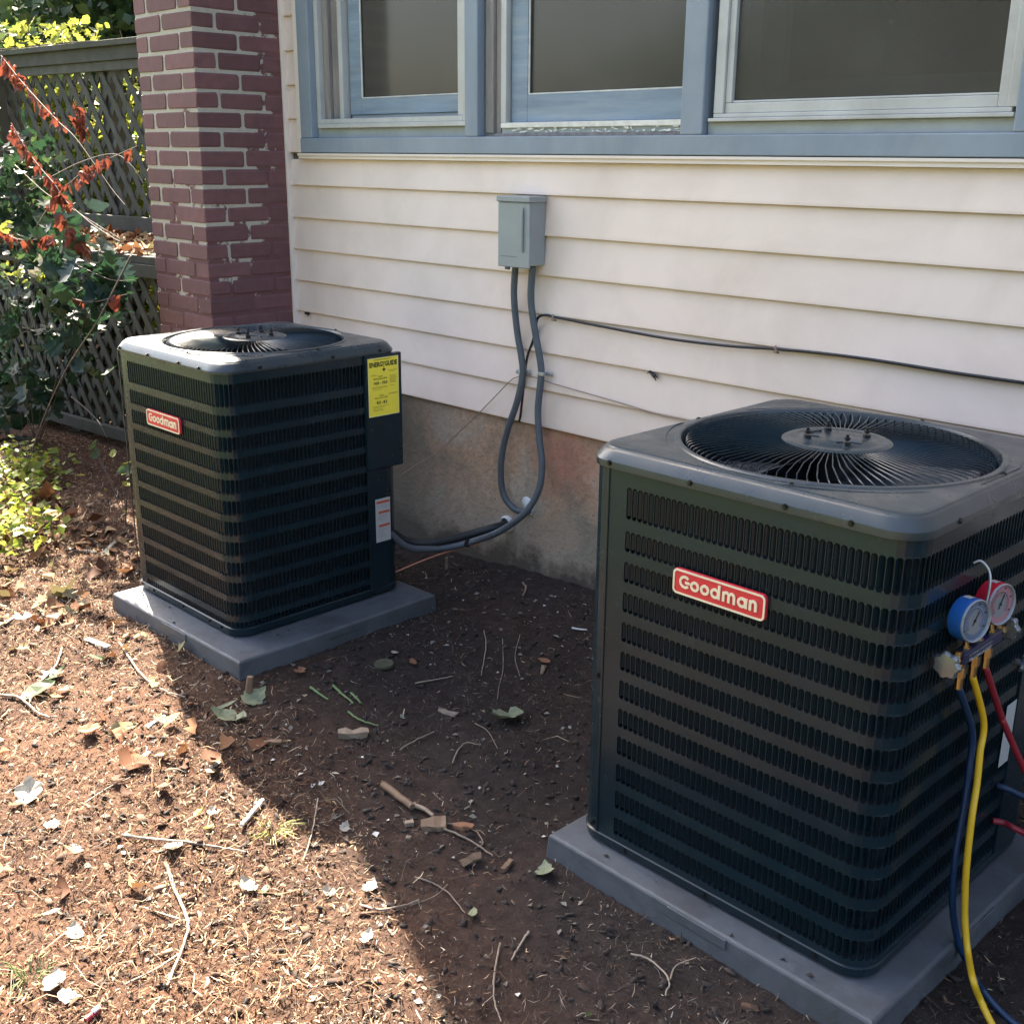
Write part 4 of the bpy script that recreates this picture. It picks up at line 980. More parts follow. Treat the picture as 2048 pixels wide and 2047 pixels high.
def ragged_cloud(C, size, rng, lay=.5):
    n = len(C); K = 8; s = size*(1+.4*rng.standard_normal(n)).clip(.4, 1.9)
    th = 2*np.pi*(np.arange(K)/K)[None]+.25*rng.standard_normal((n, K)); rad = (.5+.16*rng.standard_normal((n, K))).clip(.2, .85); rad[:, 0] *= 1.35; rad[:, 4] *= 1.2; rad[:, 2] *= .7; rad[:, 6] *= .7
    X = rad*np.cos(th); Y = rad*np.sin(th); cu_ = (.5*rng.standard_normal(n))[:, None]; cv_ = (.9*np.abs(rng.standard_normal(n)))[:, None]
    Z = cu_*X*X+cv_*Y*Y+.05*rng.standard_normal((n, K)); P = np.concatenate([np.stack([X, Y, Z], 2), np.zeros((n, 1, 3))], 1)*s[:, None, None]
    nrm = lay*rng.standard_normal((n, 3)); nrm[:, 2] = 1; nrm /= np.linalg.norm(nrm, axis=1)[:, None]
    t = rng.standard_normal((n, 3)); t -= nrm*(t*nrm).sum(1)[:, None]; t /= np.linalg.norm(t, axis=1)[:, None]; b = np.cross(nrm, t)
    V = (C[:, None]+P[:, :, :1]*t[:, None]+P[:, :, 1:2]*b[:, None]+P[:, :, 2:]*nrm[:, None]).reshape(-1, 3); k = np.arange(n)[:, None]*(K+1)
    F = np.concatenate([k+np.array([[K, i, (i+1) % K]]) for i in range(K)], 0); return V, F
def clumps(centers, radii, n, rng=nrng, hollow=.0):
    centers = np.asarray(centers, float); k = len(centers); idx = rng.integers(0, k, n); d = rng.standard_normal((n, 3)); d /= np.linalg.norm(d, axis=1)[:, None]
    q = rng.random(n)**(1/2.2); q = hollow+(1-hollow)*q
    rad = np.asarray(radii)[idx]; rad = rad[:, None] if rad.ndim == 1 else rad
    return centers[idx]+d*q[:, None]*rad
def crown_obj(name, C, size, mat, parent=None, **kw):
    V, F = leaf_cloud(C, size, **kw); me = np_mesh(name, V, F); return link(name, me, mat, parent)
def tree(x, y, zb, zt, rad, n, size, mat, label, seed, group=None, nsub=26, low=.0, trunk_r=.12):
    rg = np.random.default_rng(seed); o = empty('tree', (x, y, zb), label, 'tree', 0, group); T = Matrix.Translation((-x, -y, -zb))
    H = zt-zb; cc = []
    for k in range(nsub):
        a = rg.random()*2*math.pi; u = rg.random()**.5; hz = zb+H*(.12+low+(.86-low)*rg.random()); q = rad*u*(1-.35*abs((hz-zb)/H-.5))
        cc.append((x+q*math.cos(a), y+q*math.sin(a), hz))
    C = clumps(cc, np.full(nsub, rad*.36)*(rg.random(nsub)*.6+.6), n, rg, .25)
    crown_obj('crown', C, size, mat, o, rng=rg); o.children[-1].matrix_local = T
    m = MB(); m.tube([(x, y, zb-.2), (x+.05, y, zb+H*.4), (x, y+.1, zb+H*.85)], [trunk_r, trunk_r*.7, trunk_r*.2], 8)
    for k in range(0, nsub, 3):
        c = cc[k]; m.tube([(x+.03, y, zb+H*.3), ((x+c[0])/2, (y+c[1])/2, (zb+H*.3+c[2])/2+.1), c], [trunk_r*.35, trunk_r*.2, .01], 5)
    m.build('trunk', TRUNK, o, smooth=60, M=T); return o
# trees behind the fence, top left
tree(-10.6, 3.2, 0, 4.6, 1.9, 15000, .12, LF_MID, 'sunlit yellow-green tree beyond the fence at the far left', 1)
tree(-11.2, 6.8, 0, 6.6, 2.6, 26000, .12, LF_BLUE, 'dark blue-green tree filling the top left between sunlit leaves and chimney', 2)
tree(-8.0, 6.6, 0, 6.4, 2.3, 20000, .12, LF_BLUE, 'dark evergreen tree close behind the brick chimney', 3)
tree(-15.5, 5.0, 0, 7.0, 3.0, 16000, .17, LF_DARK, 'tall dark tree farthest left, behind the sunlit one', 4)
tree(-7.3, 2.9, 0, 3.0, .9, 6000, .075, LF_MID, 'small light-leaved bush between the fence top and the brick chimney', 6)
# sunlit hedge seen through the lattice
hc = []; rg = np.random.default_rng(9)
for k in range(70): xx = -4.3-5.2*rg.random(); hc.append((xx, .98+.10*(xx+4.1)+.55*rg.random(), .25+1.85*rg.random()))
C = clumps(hc, np.full(70, .26), 15000, rg, .1); o = crown_obj('hedge', C, .075, LF_YEL, rng=rg); tag(o, 'sunlit yellow-green hedge seen through the lattice', 'hedge')
hc = []
for k in range(60): hc.append((-4.3-4.6*rg.random(), 0, .15+.75*rg.random())); hc[-1] = (hc[-1][0], .05+.10*(hc[-1][0]+4.1)+.5*rg.random(), hc[-1][2])
C = clumps(hc, np.full(60, .22), 3200, rg, .1); o = crown_obj('understory', C, .07, LF_DARK, rng=rg); tag(o, 'dark undergrowth behind the lower lattice skirt', kind='stuff')
hc = [(x_-.15, .62+.10*(x_+4.1), z_) for x_, z_ in zip(np.linspace(-4.3, -8.8, 26), [.55, .95, .8, .7, .9, .6]*5)]
C = clumps(hc, np.full(len(hc), .2), 2200, rg, .1); C[:, 1] += .15; o = crown_obj('creeper', C, .075, LF_YEL, rng=rg); tag(o, 'sunlit creeper leaves showing through the lower lattice', kind='stuff')
# leaf-shaped meshes
def leaf_mesh(kind, seed=0):
    rg = random.Random(seed); pts = []
    if kind == 'maple':
        lobes = [(-95, .42), (-60, .22), (-38, .50), (-14, .27), (8, .58), (30, .26), (55, .0)]
        half = [(0, 0), (.10, .05), (.30, .02), (.22, .18), (.46, .30), (.26, .40), (.34, .62), (.14, .58), (.08, .80), (0, 1.0)]
    elif kind == 'oval': half = [(0, 0), (.14, .12), (.24, .32), (.26, .52), (.18, .76), (0, 1.0)]
    elif kind == 'ragged': half = [(0, 0), (.16, .06), (.27, .16), (.22, .30), (.33, .44), (.27, .58), (.30, .70), (.15, .82), (.10, .93), (0, 1.0)]
    else: half = [(0, 0), (.06, .1), (.11, .4), (.10, .75), (0, 1.0)]
    h = [(x*(1+rg.uniform(-.12, .12)), y) for x, y in half]; m = MB(); n = len(h)
    curl = rg.uniform(.1, .35); fold = rg.uniform(.1, .4)
    if kind == 'ragged': h = [(x*(1+rg.uniform(-.3, .3)), y) for x, y in half]; curl = rg.uniform(.3, .8); fold = rg.uniform(-.2, .7)
    def P(x, y): return (x, y-.5, fold*abs(x)+curl*(y-.45)**2*1.2+rg.uniform(-.025, .025))
    mid = [P(0, y) for _, y in h]; L = [P(-x*(1+rg.uniform(-.15, .15)), y) for x, y in h[1:-1]]; Rr = [P(x, y) for x, y in h[1:-1]]
    vs = mid+L+Rr; fs = []
    for i in range(n-1):
        for side in (0, 1):
            off = n+(n-2)*side; a = mid_i = i; b = i+1
            e0 = off+i-1 if i > 0 else None; e1 = off+i if i < n-2 else None
            f = [a, b]+([e1] if e1 is not None else [])+([e0] if e0 is not None else [])
            if len(f) >= 3: fs.append(tuple(f) if side else tuple(f[::-1]))
    m.add(vs, fs); return m.mesh('leaf')
LEAFM = {k: [leaf_mesh(k, i) for i in range(4)] for k in ('maple', 'oval', 'strip', 'ragged')}
_lc = {}
def leaf_obj(name, kind, mat, loc, size, rot, parent=None, variant=0):
    key = (kind, variant % 4, mat.name)
    if key not in _lc:
        me = LEAFM[kind][variant % 4].copy(); me.name = 'leaf'; me.materials.append(mat); _lc[key] = me
    o = bpy.data.objects.new(name, _lc[key]); COL.objects.link(o)
    if parent is not None: o.parent = parent; o.matrix_local = Matrix.Translation(-parent.location) @ Matrix.Translation(loc) @ rot @ Matrix.Scale(size, 4)
    else: o.matrix_local = Matrix.Translation(loc) @ rot @ Matrix.Scale(size, 4)
    return o
def rrot(rg, tilt=math.pi): return Matrix.Rotation(rg.uniform(0, 6.28), 4, 'Z') @ Matrix.Rotation(rg.uniform(-tilt, tilt), 4, 'X') @ Matrix.Rotation(rg.uniform(-tilt, tilt), 4, 'Y')
# vine running along the top rail
rg = random.Random(8); y_ = lambda x: .56+ (x+4.1)*.1015
vp = pt(60, 100, 1, .30); vine = empty('climbing_vine', (-7.0, .27, 2.14), 'yellow-green vine of broad leaves spilling along the top of the fence', 'vine')
T = Matrix.Translation(-vine.location)
m = MB()
stems = []
for k in range(9):
    x = -7.9+k*.22+rg.uniform(-.1, .1); P = [Vector((x, y_(x)+rg.uniform(-.05, .05), 2.14))]
    for j in range(4): P.append(P[-1]+Vector((rg.uniform(.02, .10), rg.uniform(-.03, .03), rg.uniform(-.02, .07))))
    stems.append(P); m.tube(spline(P, 4), .0025, 5)
m.tube(spline([(-8.3, y_(-8.3), 2.15), (-7.6, y_(-7.6), 2.165), (-7.0, y_(-7.0), 2.15), (-6.4, y_(-6.4), 2.15), (-6.05, y_(-6.0), 2.145)], 6), .004, 6)
m.build('stem', STEMM, vine, M=T)
for k in range(150):
    x = -8.2+2.15*rg.random()**.9; hgt = .20*(1-.55*(x+8.2)/2.15); z = 2.15+rg.uniform(0, hgt)
    leaf_obj('leaf', rg.choice(('maple', 'ragged', 'oval')), LF_YEL if rg.random() < .8 else LF_MID, Vector((x, y_(x)+rg.uniform(-.10, .13), z)), rg.uniform(.045, .085), rrot(rg, 1.1), vine, k)
# shrub of big dark leaves before the skirt
def shrub(name, label, cat, centers, n, size, kinds, mats, seed, tilt=1.2, stems=True, stemr=.004, base=None, group=None):
    rg = random.Random(seed); c0 = Vector(centers[0][0]); b0 = Vector((c0.x, c0.y, float(gz(c0.x, c0.y)))) if base is None else Vector(base)
    o = empty(name, b0, label, cat, 0, group); m = MB()
    for c, r_ in centers[::2]:
        c = Vector(c); m.tube(spline([b0, (b0+c)/2+Vector((rg.uniform(-.1, .1), 0, .05)), c], 5), stemr, 5)
    for k in range(n):
        c, r_ = centers[rg.randrange(len(centers))]; d = Vector((rg.gauss(0, 1), rg.gauss(0, .6), rg.gauss(0, 1)))*r_*.55
        leaf_obj('leaf', rg.choice(kinds), rg.choice(mats), Vector(c)+d, size*rg.uniform(.6, 1.35), rrot(rg, tilt), o, k)
        if stems and k % 3 == 0: m.tube([Vector(c), Vector(c)+d], stemr*.4, 4)
    m.build('stem', MATS.get('shrub_stem') or material('shrub_stem', (.045,.036,.028), .85), o, M=Matrix.Translation(-b0)); return o
Y1 = -.55
q = lambda px, py, y=Y1: tuple(pt(px, py, 1, y))
shrub('leafy_shrub', 'dark green broad-leaved shrub covering the lower lattice at left', 'shrub', [(q(30, 560), .28), (q(110, 590), .24), (q(170, 540), .20), (q(60, 660), .25), (q(130, 680), .22), (q(20, 740), .25), (q(90, 500), .16), (q(140, 620), .2), (q(200, 560), .13), (q(225, 600), .10), (q(20, 800), .18), (q(80, 790), .16), (q(10, 860), .14)], 299, .105, ('maple', 'maple', 'ragged'), (LF_DARK, LF_DARK, LF_DARK, LF_BLUE), 5, stemr=.0022)
shrub('leafy_shrub', 'mixed green and yellowish shrub in front of the fence post at far left', 'shrub', [(q(10, 300, -.3), .22), (q(40, 360, -.3), .22), (q(20, 430, -.3), .20), (q(80, 330, -.2), .14), (q(70, 420, -.25), .16), (q(8, 480, -.3), .2)], 290, .075, ('maple', 'ragged'), (LF_DARK, LF_DARK, LF_MID, LF_DARK), 6, stemr=.002)
shrub('pale_leaf_sprig', 'sunlit pale sprig sticking out above the dark shrub at far left', 'plant', [(q(10, 545, -.75), .07), (q(50, 548, -.75), .06), (q(75, 545, -.75), .05), (q(8, 445, -.7), .06)], 40, .045, ('ragged', 'oval'), (LF_YEL, LF_MID, PALELEAF), 7, stemr=.0012)
# dried red-leaved branches
def red_branch(label, path, spans, seed, y=-.62, dy=0.0, size=.058, n=27):
    rg = random.Random(seed); P = spline([pt(px, py, 1, y+dy*i) for i, (px, py) in enumerate(path)], 8)
    o = empty('dried_branch', P[0], label, 'branch', 0, None); T = Matrix.Translation(-P[0])
    m = MB(); m.tube(P, [.0030*(1-.5*i/len(P)) for i in range(len(P))], 6); m.build('stem', STEMM, o, M=T)
    for a, b, dens in spans:
        for k in range(int(n*dens)):
            t = a+(b-a)*min(max(rg.choice((.08,.22,.3,.42,.55,.62,.78,.9))+rg.gauss(0,.05), 0), 1); i = min(int(t*(len(P)-1)), len(P)-2); c = P[i].lerp(P[i+1], t*(len(P)-1)-i)
            s = size*rg.uniform(.45, 1.35)
            rot = Matrix.Rotation(rg.uniform(0, 6.28), 4, 'Z') @ Matrix.Rotation(R(-90+rg.uniform(-40, 40)), 4, 'X') @ Matrix.Rotation(rg.uniform(-1, 1), 4, 'Y')
            leaf_obj('leaf', rg.choice(('ragged', 'strip', 'ragged', 'oval')), LF_RED, c+Vector((rg.uniform(-.012, .012), rg.uniform(-.02, .02), -s*.38)), s, rot, o, k)
    return o
red_branch('topmost dried branch of curled orange-red leaves, slanting down from the fence top', [(2, 112), (40, 160), (80, 205), (118, 245), (150, 275), (190, 330), (225, 380), (250, 410)], [(0.02, .50, 1.5)], 1)
red_branch('middle dried branch with curled red leaves, leftmost in front of the lattice', [(22, 246), (50, 295), (80, 335), (110, 370), (130, 400), (180, 445), (225, 475), (240, 483)], [(.0, .45, 1.5), (.45, .62, .4)], 2)
red_branch('short dark red branch hanging straight in front of the lattice centre', [(148, 205), (158, 235), (166, 258), (172, 272)], [(0, 1, .9)], 3)
red_branch('reddish branch slanting up right towards the brick chimney', [(60, 480), (90, 425), (130, 375), (180, 335), (235, 310), (275, 292)], [(.2, .95, 1.4)], 4, size=.048)
red_branch('low orange-leaved branch just above the ledge beams', [(128, 432), (140, 455), (152, 475), (168, 492), (180, 505)], [(0, 1, .9)], 5)
red_branch('cluster of curled orange leaves low at far left above the pale sprig', [(8, 462), (25, 475), (50, 480), (75, 478), (105, 470)], [(0, 1, 1.0)], 6)
red_branch('single dried branch with a few red leaves hanging before the lower lattice', [(120, 575), (150, 598), (190, 603), (225, 595), (255, 588)], [(.2, .4, .2), (.7, .9, .2)], 7)
def twig_thing(label, pxs, r, y, mat=STEMM, dy=0.0):
    P = spline([pt(px, py, 1, y+dy*i) for i, (px, py) in enumerate(pxs)], 8); m = MB(); m.tube(P, [r*(1-.6*i/len(P)) for i in range(len(P))], 6)
    tag(m.build('bare_twig', mat, smooth=180), label, 'twig')
twig_thing('long thin bare stem slanting down past the lower lattice to the ivy', [(262, 512), (240, 555), (217, 600), (190, 650), (137, 730), (95, 817), (65, 900), (28, 1040)], .0040, -.60, dy=-.03)
twig_thing('pale bare twig crossing in front of the lower lattice just above the heat pump', [(143, 793), (175, 820), (198, 845), (215, 878)], .0035, -.55)
twig_thing('thin bare twig arching from the red branches towards the ledge', [(30, 330), (90, 385), (140, 415), (195, 450), (245, 480)], .0022, -.60)
twig_thing('thin bare twig curving between beam and lower lattice', [(70, 500), (130, 520), (180, 542), (225, 560), (270, 560)], .0024, -.60)
twig_thing('thin grey twig crossing the upper lattice to the chimney corner', [(100, 355), (160, 325), (225, 308), (262, 330), (290, 372)], .0022, -.50)
# dead leaves lying on the ledge
C = np.array([tuple(FO+FU*(.02+2.8*a)-FN*(-.035+.66*b)+Vector((0, 0, 1.108+.02*c))) for a, b, c in nrng.random((1500, 3))]); V, F = ragged_cloud(C, .038, nrng, .35)
o = link('fallen_leaves', np_mesh('fallen_leaves', V, F), DEADLEAF); tag(o, 'dry tan leaves lying along the ledge', 'leaves', kind='stuff')

# ------------------------------------------------------------------ ground cover and litter
def ground_pts(n, x0, x1, y0, y1, rng): 
    x = x0+(x1-x0)*rng.random(n); y = y0+(y1-y0)*rng.random(n); return x, y
def on_pad(x, y, pad=.0):
    b = np.zeros(len(x), bool)
    for cx, cy, W, a, zb, zt in PADS:
        dx = x-cx; dy = y-cy; u = np.abs(dx*math.cos(a)+dy*math.sin(a)); v = np.abs(-dx*math.sin(a)+dy*math.cos(a)); b |= np.maximum(u, v) < W/2+pad
    return b
def slivers(name, x, y, L0, L1, w0, w1, mat, rng, tilt=.35, lift=.004):
    n = len(x); z = gz(x, y); L = (L0+(L1-L0)*rng.random(n)**2.2)[:, None]; w = (w0+(w1-w0)*rng.random(n)**2)[:, None]
    a = rng.random(n)*2*math.pi; el = tilt*rng.standard_normal(n)
    t = np.stack([np.cos(a)*np.cos(el), np.sin(a)*np.cos(el), np.sin(el)], 1); b = np.stack([-np.sin(a), np.cos(a), .5*rng.standard_normal(n)], 1); b /= np.linalg.norm(b, axis=1)[:, None]
    c = np.stack([x, y, z+lift*(.3+rng.random(n)*1.4)+np.abs(np.sin(el))*L[:, 0]*.35], 1); bend = (np.array([[0, 0, 1.]])*(rng.standard_normal(n)*.12)[:, None]+b*(rng.standard_normal(n)*.18)[:, None])*L
    P0 = c-t*L/2; P1 = c+bend; P2 = c+t*L/2
    V = np.stack([P0-b*w*.3, P0+b*w*.3, P1-b*w*.5, P1+b*w*.5, P2-b*w*.15, P2+b*w*.15], 1).reshape(-1, 3); k = np.arange(n)[:, None]*6
    F = np.concatenate([k+np.array([[0, 1, 3, 2]]), k+np.array([[2, 3, 5, 4]])], 0)
    o = link(name, np_mesh(name, V, F), mat); return tag(o, kind='stuff')
rg = np.random.default_rng(33)
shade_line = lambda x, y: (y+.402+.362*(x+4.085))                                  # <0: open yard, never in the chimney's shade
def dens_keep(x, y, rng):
    near = np.clip((-shade_line(x, y)+.10)/.35, .05, 1); hump = np.clip((vnoise(x, y, 1.7)+.75), .3, 1); return (rng.random(len(x)) < near*hump) & ~on_pad(x, y, .004)  # pale bark thinned past the shadow edge to keep shaded ground dark
x, y = ground_pts(380000, -7.2, -.2, -2.95, -.05, rg); k = dens_keep(x, y, rg); 
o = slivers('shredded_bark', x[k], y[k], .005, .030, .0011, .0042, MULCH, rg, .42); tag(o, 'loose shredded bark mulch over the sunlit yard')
x, y = ground_pts(15000, -7.2, -.3, -2.95, -.4, rg); k = dens_keep(x, y, rg)
o = slivers('straw', x[k], y[k], .03, .11, .0008, .0026, MULCH, rg, .12, .012); tag(o, 'long straws and root fibers tangled over the mulch')
def chunks(name, x, y, s0, s1, mat, rng):
    n = len(x); z = gz(x, y); S = (s0+(s1-s0)*rng.random(n)**2)[:, None, None]; base = np.array([[-1,-.45,-.3],[1,-.35,-.3],[.9,.45,-.3],[-.9,.4,-.3],[-.9,-.35,.3],[.8,-.3,.22],[.85,.3,.3],[-1,.35,.2]])
    P = base[None]*(1+.35*rng.standard_normal((n, 8, 3)))*S; a = rng.random(n)*6.283; e = .4*rng.standard_normal(n); ca, sa, ce, se = np.cos(a), np.sin(a), np.cos(e), np.sin(e)
    X = P[:, :, 0]*ce[:, None]-P[:, :, 2]*se[:, None]; Z = P[:, :, 0]*se[:, None]+P[:, :, 2]*ce[:, None]; Y = P[:, :, 1]
    V = np.stack([X*ca[:, None]-Y*sa[:, None]+x[:, None], X*sa[:, None]+Y*ca[:, None]+y[:, None], Z+z[:, None]+S[:, :, 0]*.25], 2).reshape(-1, 3); k = np.arange(n)[:, None]*8
    F = np.concatenate([k+np.array([f]) for f in ((0,3,2,1),(4,5,6,7),(0,1,5,4),(1,2,6,5),(2,3,7,6),(3,0,4,7))], 0)
    return tag(link(name, np_mesh(name, V, F), mat), kind='stuff')
x, y = ground_pts(6000, -7.2, -.3, -2.95, -.3, rg); k = dens_keep(x, y, rg) & (rg.random(len(x)) < np.clip(.5+1.6*vnoise(x, y, 1.3), .08, 1))
o = chunks('bark_chunks', x[k], y[k], .003, .018, material('bark_chunk', (.12,.07,.045), .9, island=[(0,(.030,.016,.010)),(.5,(.09,.048,.028)),(.9,(.17,.105,.065)),(1,(.26,.18,.12))], bump=.5, bscale=120), rg); tag(o, 'bark chunks mixed through the mulch')
x, y = ground_pts(5000, -3.4, .2, -2.6, -.02, rg); k = ~on_pad(x, y, .01); o = chunks('soil_clods', x[k], y[k], .003, .012, material('soil_clod', (.04,.03,.025), .95, var=.3), rg); tag(o, 'small clods of dark soil')
crumbs = []
for cx, cy, W, a, zb, zt in PADS:
    for _ in range(70):
        u, v = rg.uniform(-W/2+.01, W/2-.01), rg.uniform(-W/2+.01, W/2-.01)
        crumbs.append((cx+u*math.cos(a)-v*math.sin(a), cy+u*math.sin(a)+v*math.cos(a), zt+.002))
V, F = leaf_cloud(np.array(crumbs), .009, rng=rg, flat=1.5, svar=.6); o = link('pad_crumbs', np_mesh('pad_crumbs', V, F), material('dark_crumb', (.03,.024,.02), .9)); tag(o, 'dark soil crumbs fallen on the equipment pads', kind='stuff')
x, y = ground_pts(70000, -9, 2.5, -6.5, -1.2, rg); dd = -.34*x-.94*y; k = (dd > 2.78) & (dd < 5.2); x, y = x[k], y[k]; n = len(x); hh = .03+.05*rg.random(n); a = rg.random(n)*6.28; z = gz(x, y)
bx_, by_ = .0025*np.cos(a), .0025*np.sin(a); V = np.stack([np.stack([x-bx_, y-by_, z], 1), np.stack([x+bx_, y+by_, z], 1), np.stack([x+hh*.5*rg.standard_normal(n), y+hh*.5*rg.standard_normal(n), z+hh], 1)], 1).reshape(-1, 3)
o = link('lawn_grass', np_mesh('lawn_grass', V, np.arange(n*3).reshape(n, 3)), material('lawn_green', (.1,.16,.03), .6, island=[(0,(.05,.09,.02)),(.6,(.10,.16,.03)),(1,(.2,.21,.07))], trans=.3)); tag(o, 'lawn grass beyond the bark bed', kind='stuff')
x, y = ground_pts(26000, -7.2, -.6, -2.9, -.9, rg); k = dens_keep(x, y, rg) & (shade_line(x, y) < .1)
o = slivers('bark_flakes', x[k], y[k], .010, .026, .003, .008, MULCH, rg, .55, .006); tag(o, 'bark flakes among the mulch')
x, y = ground_pts(150000, -3.6, .2, -2.6, -.02, rg); k = ~on_pad(x, y, .004) & (rg.random(len(x)) < np.clip(.35+vnoise(x, y, 3), .1, 1))
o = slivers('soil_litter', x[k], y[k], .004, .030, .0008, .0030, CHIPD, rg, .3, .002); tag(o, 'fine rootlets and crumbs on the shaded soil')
x, y = ground_pts(8500, -7.2, -1.6, -2.9, -.8, rg); kk = (rg.random(len(x)) < np.clip((-x-2.3)*.30+vnoise(x, y, 2.5)*.9, .015, 1)) & ~on_pad(x, y, .02) & (shade_line(x, y) < .0)
x, y = x[kk], y[kk]; V, F = ragged_cloud(np.stack([x, y, gz(x, y)+.008+.014*rg.random(len(x))], 1), .038, rg, .45)
o = link('dead_leaves', np_mesh('dead_leaves', V, F), DEADLEAF); tag(o, 'dry curled leaves scattered in the sunlit mulch', kind='stuff')
x, y = ground_pts(420, -2.6, -.9, -1.9, -.1, rg); kk = ~on_pad(x, y, .02); x, y = x[kk], y[kk]
V, F = leaf_cloud(np.stack([x, y, gz(x, y)+.004], 1), .014, rng=rg, flat=1.5); o = link('pale_crumbs', np_mesh('pale_crumbs', V, F), material('pale_crumb', (.34,.32,.28), .8, island=[(0,(.10,.09,.07)),(.7,(.2,.18,.15)),(1,(.6,.58,.54))])); tag(o, 'pale crumbs and flakes on the dark soil', kind='stuff')
# ivy at the left edge
gv = [ground_at(px, py) for px, py in ((10, 960), (45, 940), (20, 1010), (60, 1000), (8, 1060), (40, 1080), (15, 1110), (80, 960))]
C = []
for p_ in gv:
    for _ in range(85): C.append((p_.x+rg.normal()*.08, p_.y+rg.normal()*.08, p_.z+.03+abs(rg.normal())*.05))
V, F = leaf_cloud(np.array(C), .036, rng=rg, flat=.5, aspect=.42); o = link('ground_ivy', np_mesh('ground_ivy', V, F), LF_YEL); tag(o, 'sunlit yellow-green ground ivy at the left edge', 'ivy', kind='stuff')
# lawn tuft patches
def tuft(px, py, n, label, s=.05, mat=None):
    p = ground_at(px, py); m = MB(); rg2 = random.Random(px)
    for k in range(n):
        a = rg2.uniform(0, 6.28); d = Vector((math.cos(a), math.sin(a), 0)); b = p+d*rg2.uniform(0, s*.7)+Vector((0, 0, -.003)); L = s*rg2.uniform(.5, 1.1)
        m.tube([b, b+d*L*.35+Vector((0, 0, L*.5)), b+d*L*.9+Vector((0, 0, L*.45))], [.0013, .0011, .0003], 3, cap=False)
    tag(m.build('grass_tuft', mat or GREENST), label, 'grass')
tuft(545, 1670, 34, 'small yellow-green grass tuft in the sunlit mulch', .05, material('dry_grass', (.34,.33,.10), .6)); tuft(690, 1066, 1, 'tiny grass blade at the pad', .02) if False else None
tuft(60, 1960, 30, 'low green weed tuft at the bottom left corner', .05)

def gp(px, py, dz=0.0): p = ground_at(px, py); return p+Vector((0, 0, dz))
def stick(label, pxs, r, mat=STICK, branches=(), name='stick', dz=None, cat='stick', taper=.6):
    dz = r*1.0+.004 if dz is None else dz; P = spline([gp(a, b, dz) for a, b in pxs], 6); m = MB()
    rg2 = random.Random(int(pxs[0][0])); P = [p+Vector((rg2.uniform(-.001, .001), rg2.uniform(-.001, .001), rg2.uniform(-.0005, .002))) for p in P]
    m.tube(P, [r*(1-(1-taper)*i/len(P)) for i in range(len(P))], 7)
    for br in branches: m.tube(spline([gp(a, b, dz) for a, b in br], 5), [r*.7*(1-.5*i/((len(br)-1)*5+1)) for i in range((len(br)-1)*5+1)], 6)
    tag(m.build(name, mat, smooth=60), label, cat)
PALEST = material('pale_stick', (.33,.265,.20), .75, var=.15, vscale=50)
stick('long gray twig lying level in the sunlit mulch above the white leaf', [(245, 1676), (300, 1683), (380, 1690), (440, 1700), (492, 1708)], .0036, PALEST)
stick('forked pale stick running down through the sunlit mulch', [(335, 1738), (348, 1778), (376, 1848), (368, 1895), (335, 1978)], .0042, PALEST, ([(358, 1915), (310, 1945), (250, 1975)], [(376, 1848), (340, 1838), (288, 1820)]))
stick('thin upright twig at the edge of the shadow', [(636, 1600), (626, 1662), (607, 1726)], .0020, PALEST)
stick('white stripped stick near the grass tuft', [(526, 1607), (505, 1632), (484, 1658)], .0062, material('bleached_wood', (.62,.58,.52), .7), taper=.8)
stick('thick brown split stick lying in the shade right of the shadow edge', [(766, 1578), (795, 1600), (826, 1624)], .0100, WOODL, taper=.9)
stick('gray root end beyond the thick brown stick', [(826, 1616), (850, 1626), (868, 1640)], .0070, STICK)
stick('thin root twig trailing right below the bark chip', [(888, 1662), (930, 1680), (962, 1700), (985, 1716)], .0028, STICK, ([(888, 1650), (925, 1655), (955, 1668)], [(955, 1668), (966, 1690), (950, 1700)]))
stick('curved rootlet crossing the shade in the lower middle', [(830, 1758), (865, 1770), (895, 1788), (930, 1830)], .0020, STICK, ([(895, 1772), (870, 1795), (820, 1815)], ))
stick('brown stick straddling the edge of the shadow', [(720, 1815), (760, 1824), (800, 1818), (838, 1806)], .0032, STICK)
stick('short twig pointing down left in the lower shade', [(1058, 1868), (1040, 1895), (1022, 1925)], .0026, PALEST)
stick('thin root running down out of the bottom edge', [(1000, 1890), (988, 1960), (990, 2010), (1002, 2047)], .0022, STICK)
stick('forked pale twig on the soil before the larger pad', [(1262, 1912), (1300, 1925), (1337, 1962), (1330, 1996)], .0024, PALEST, ([(1340, 1962), (1352, 1935), (1392, 1919)],))
stick('bent straw leaning on the right corner of the farther pad', [(790, 1248), (812, 1222), (845, 1211), (866, 1222)], .0034, PALEST, dz=.012)
stick('short white stick near the larger heat pump', [(1143, 1259), (1174, 1262)], .0034, WHITEC)
stick('dark thin stick lying in the shade left of the wilted leaf', [(800, 1503), (830, 1485), (868, 1468)], .0028, STICK)
stick('crooked rootlet near the middle of the shaded soil', [(905, 1530), (915, 1505), (932, 1490), (960, 1493)], .0022, STICK, ([(950, 1450), (975, 1465), (995, 1500)],))
stick('upright pair of rootlets standing in the shaded soil', [(968, 1265), (972, 1290), (966, 1330), (962, 1350)], .0018, PALEST, ([(1005, 1280), (1006, 1335), (998, 1375), (995, 1400)], [(1040, 1270), (1030, 1310), (1040, 1350)]))
stick('thin twig by the foundation under the thin wire', [(1045, 1170), (1052, 1180), (1046, 1195)], .0040, STICK)
stick('long bent cane in the sunlit mulch pointing at the near pad', [(240, 1290), (285, 1355), (330, 1385), (370, 1398)], .0032, PALEST)
stick('dark twig lying across the leaf pile at left', [(125, 1300), (110, 1340), (70, 1380), (60, 1410)], .0040, STICK)
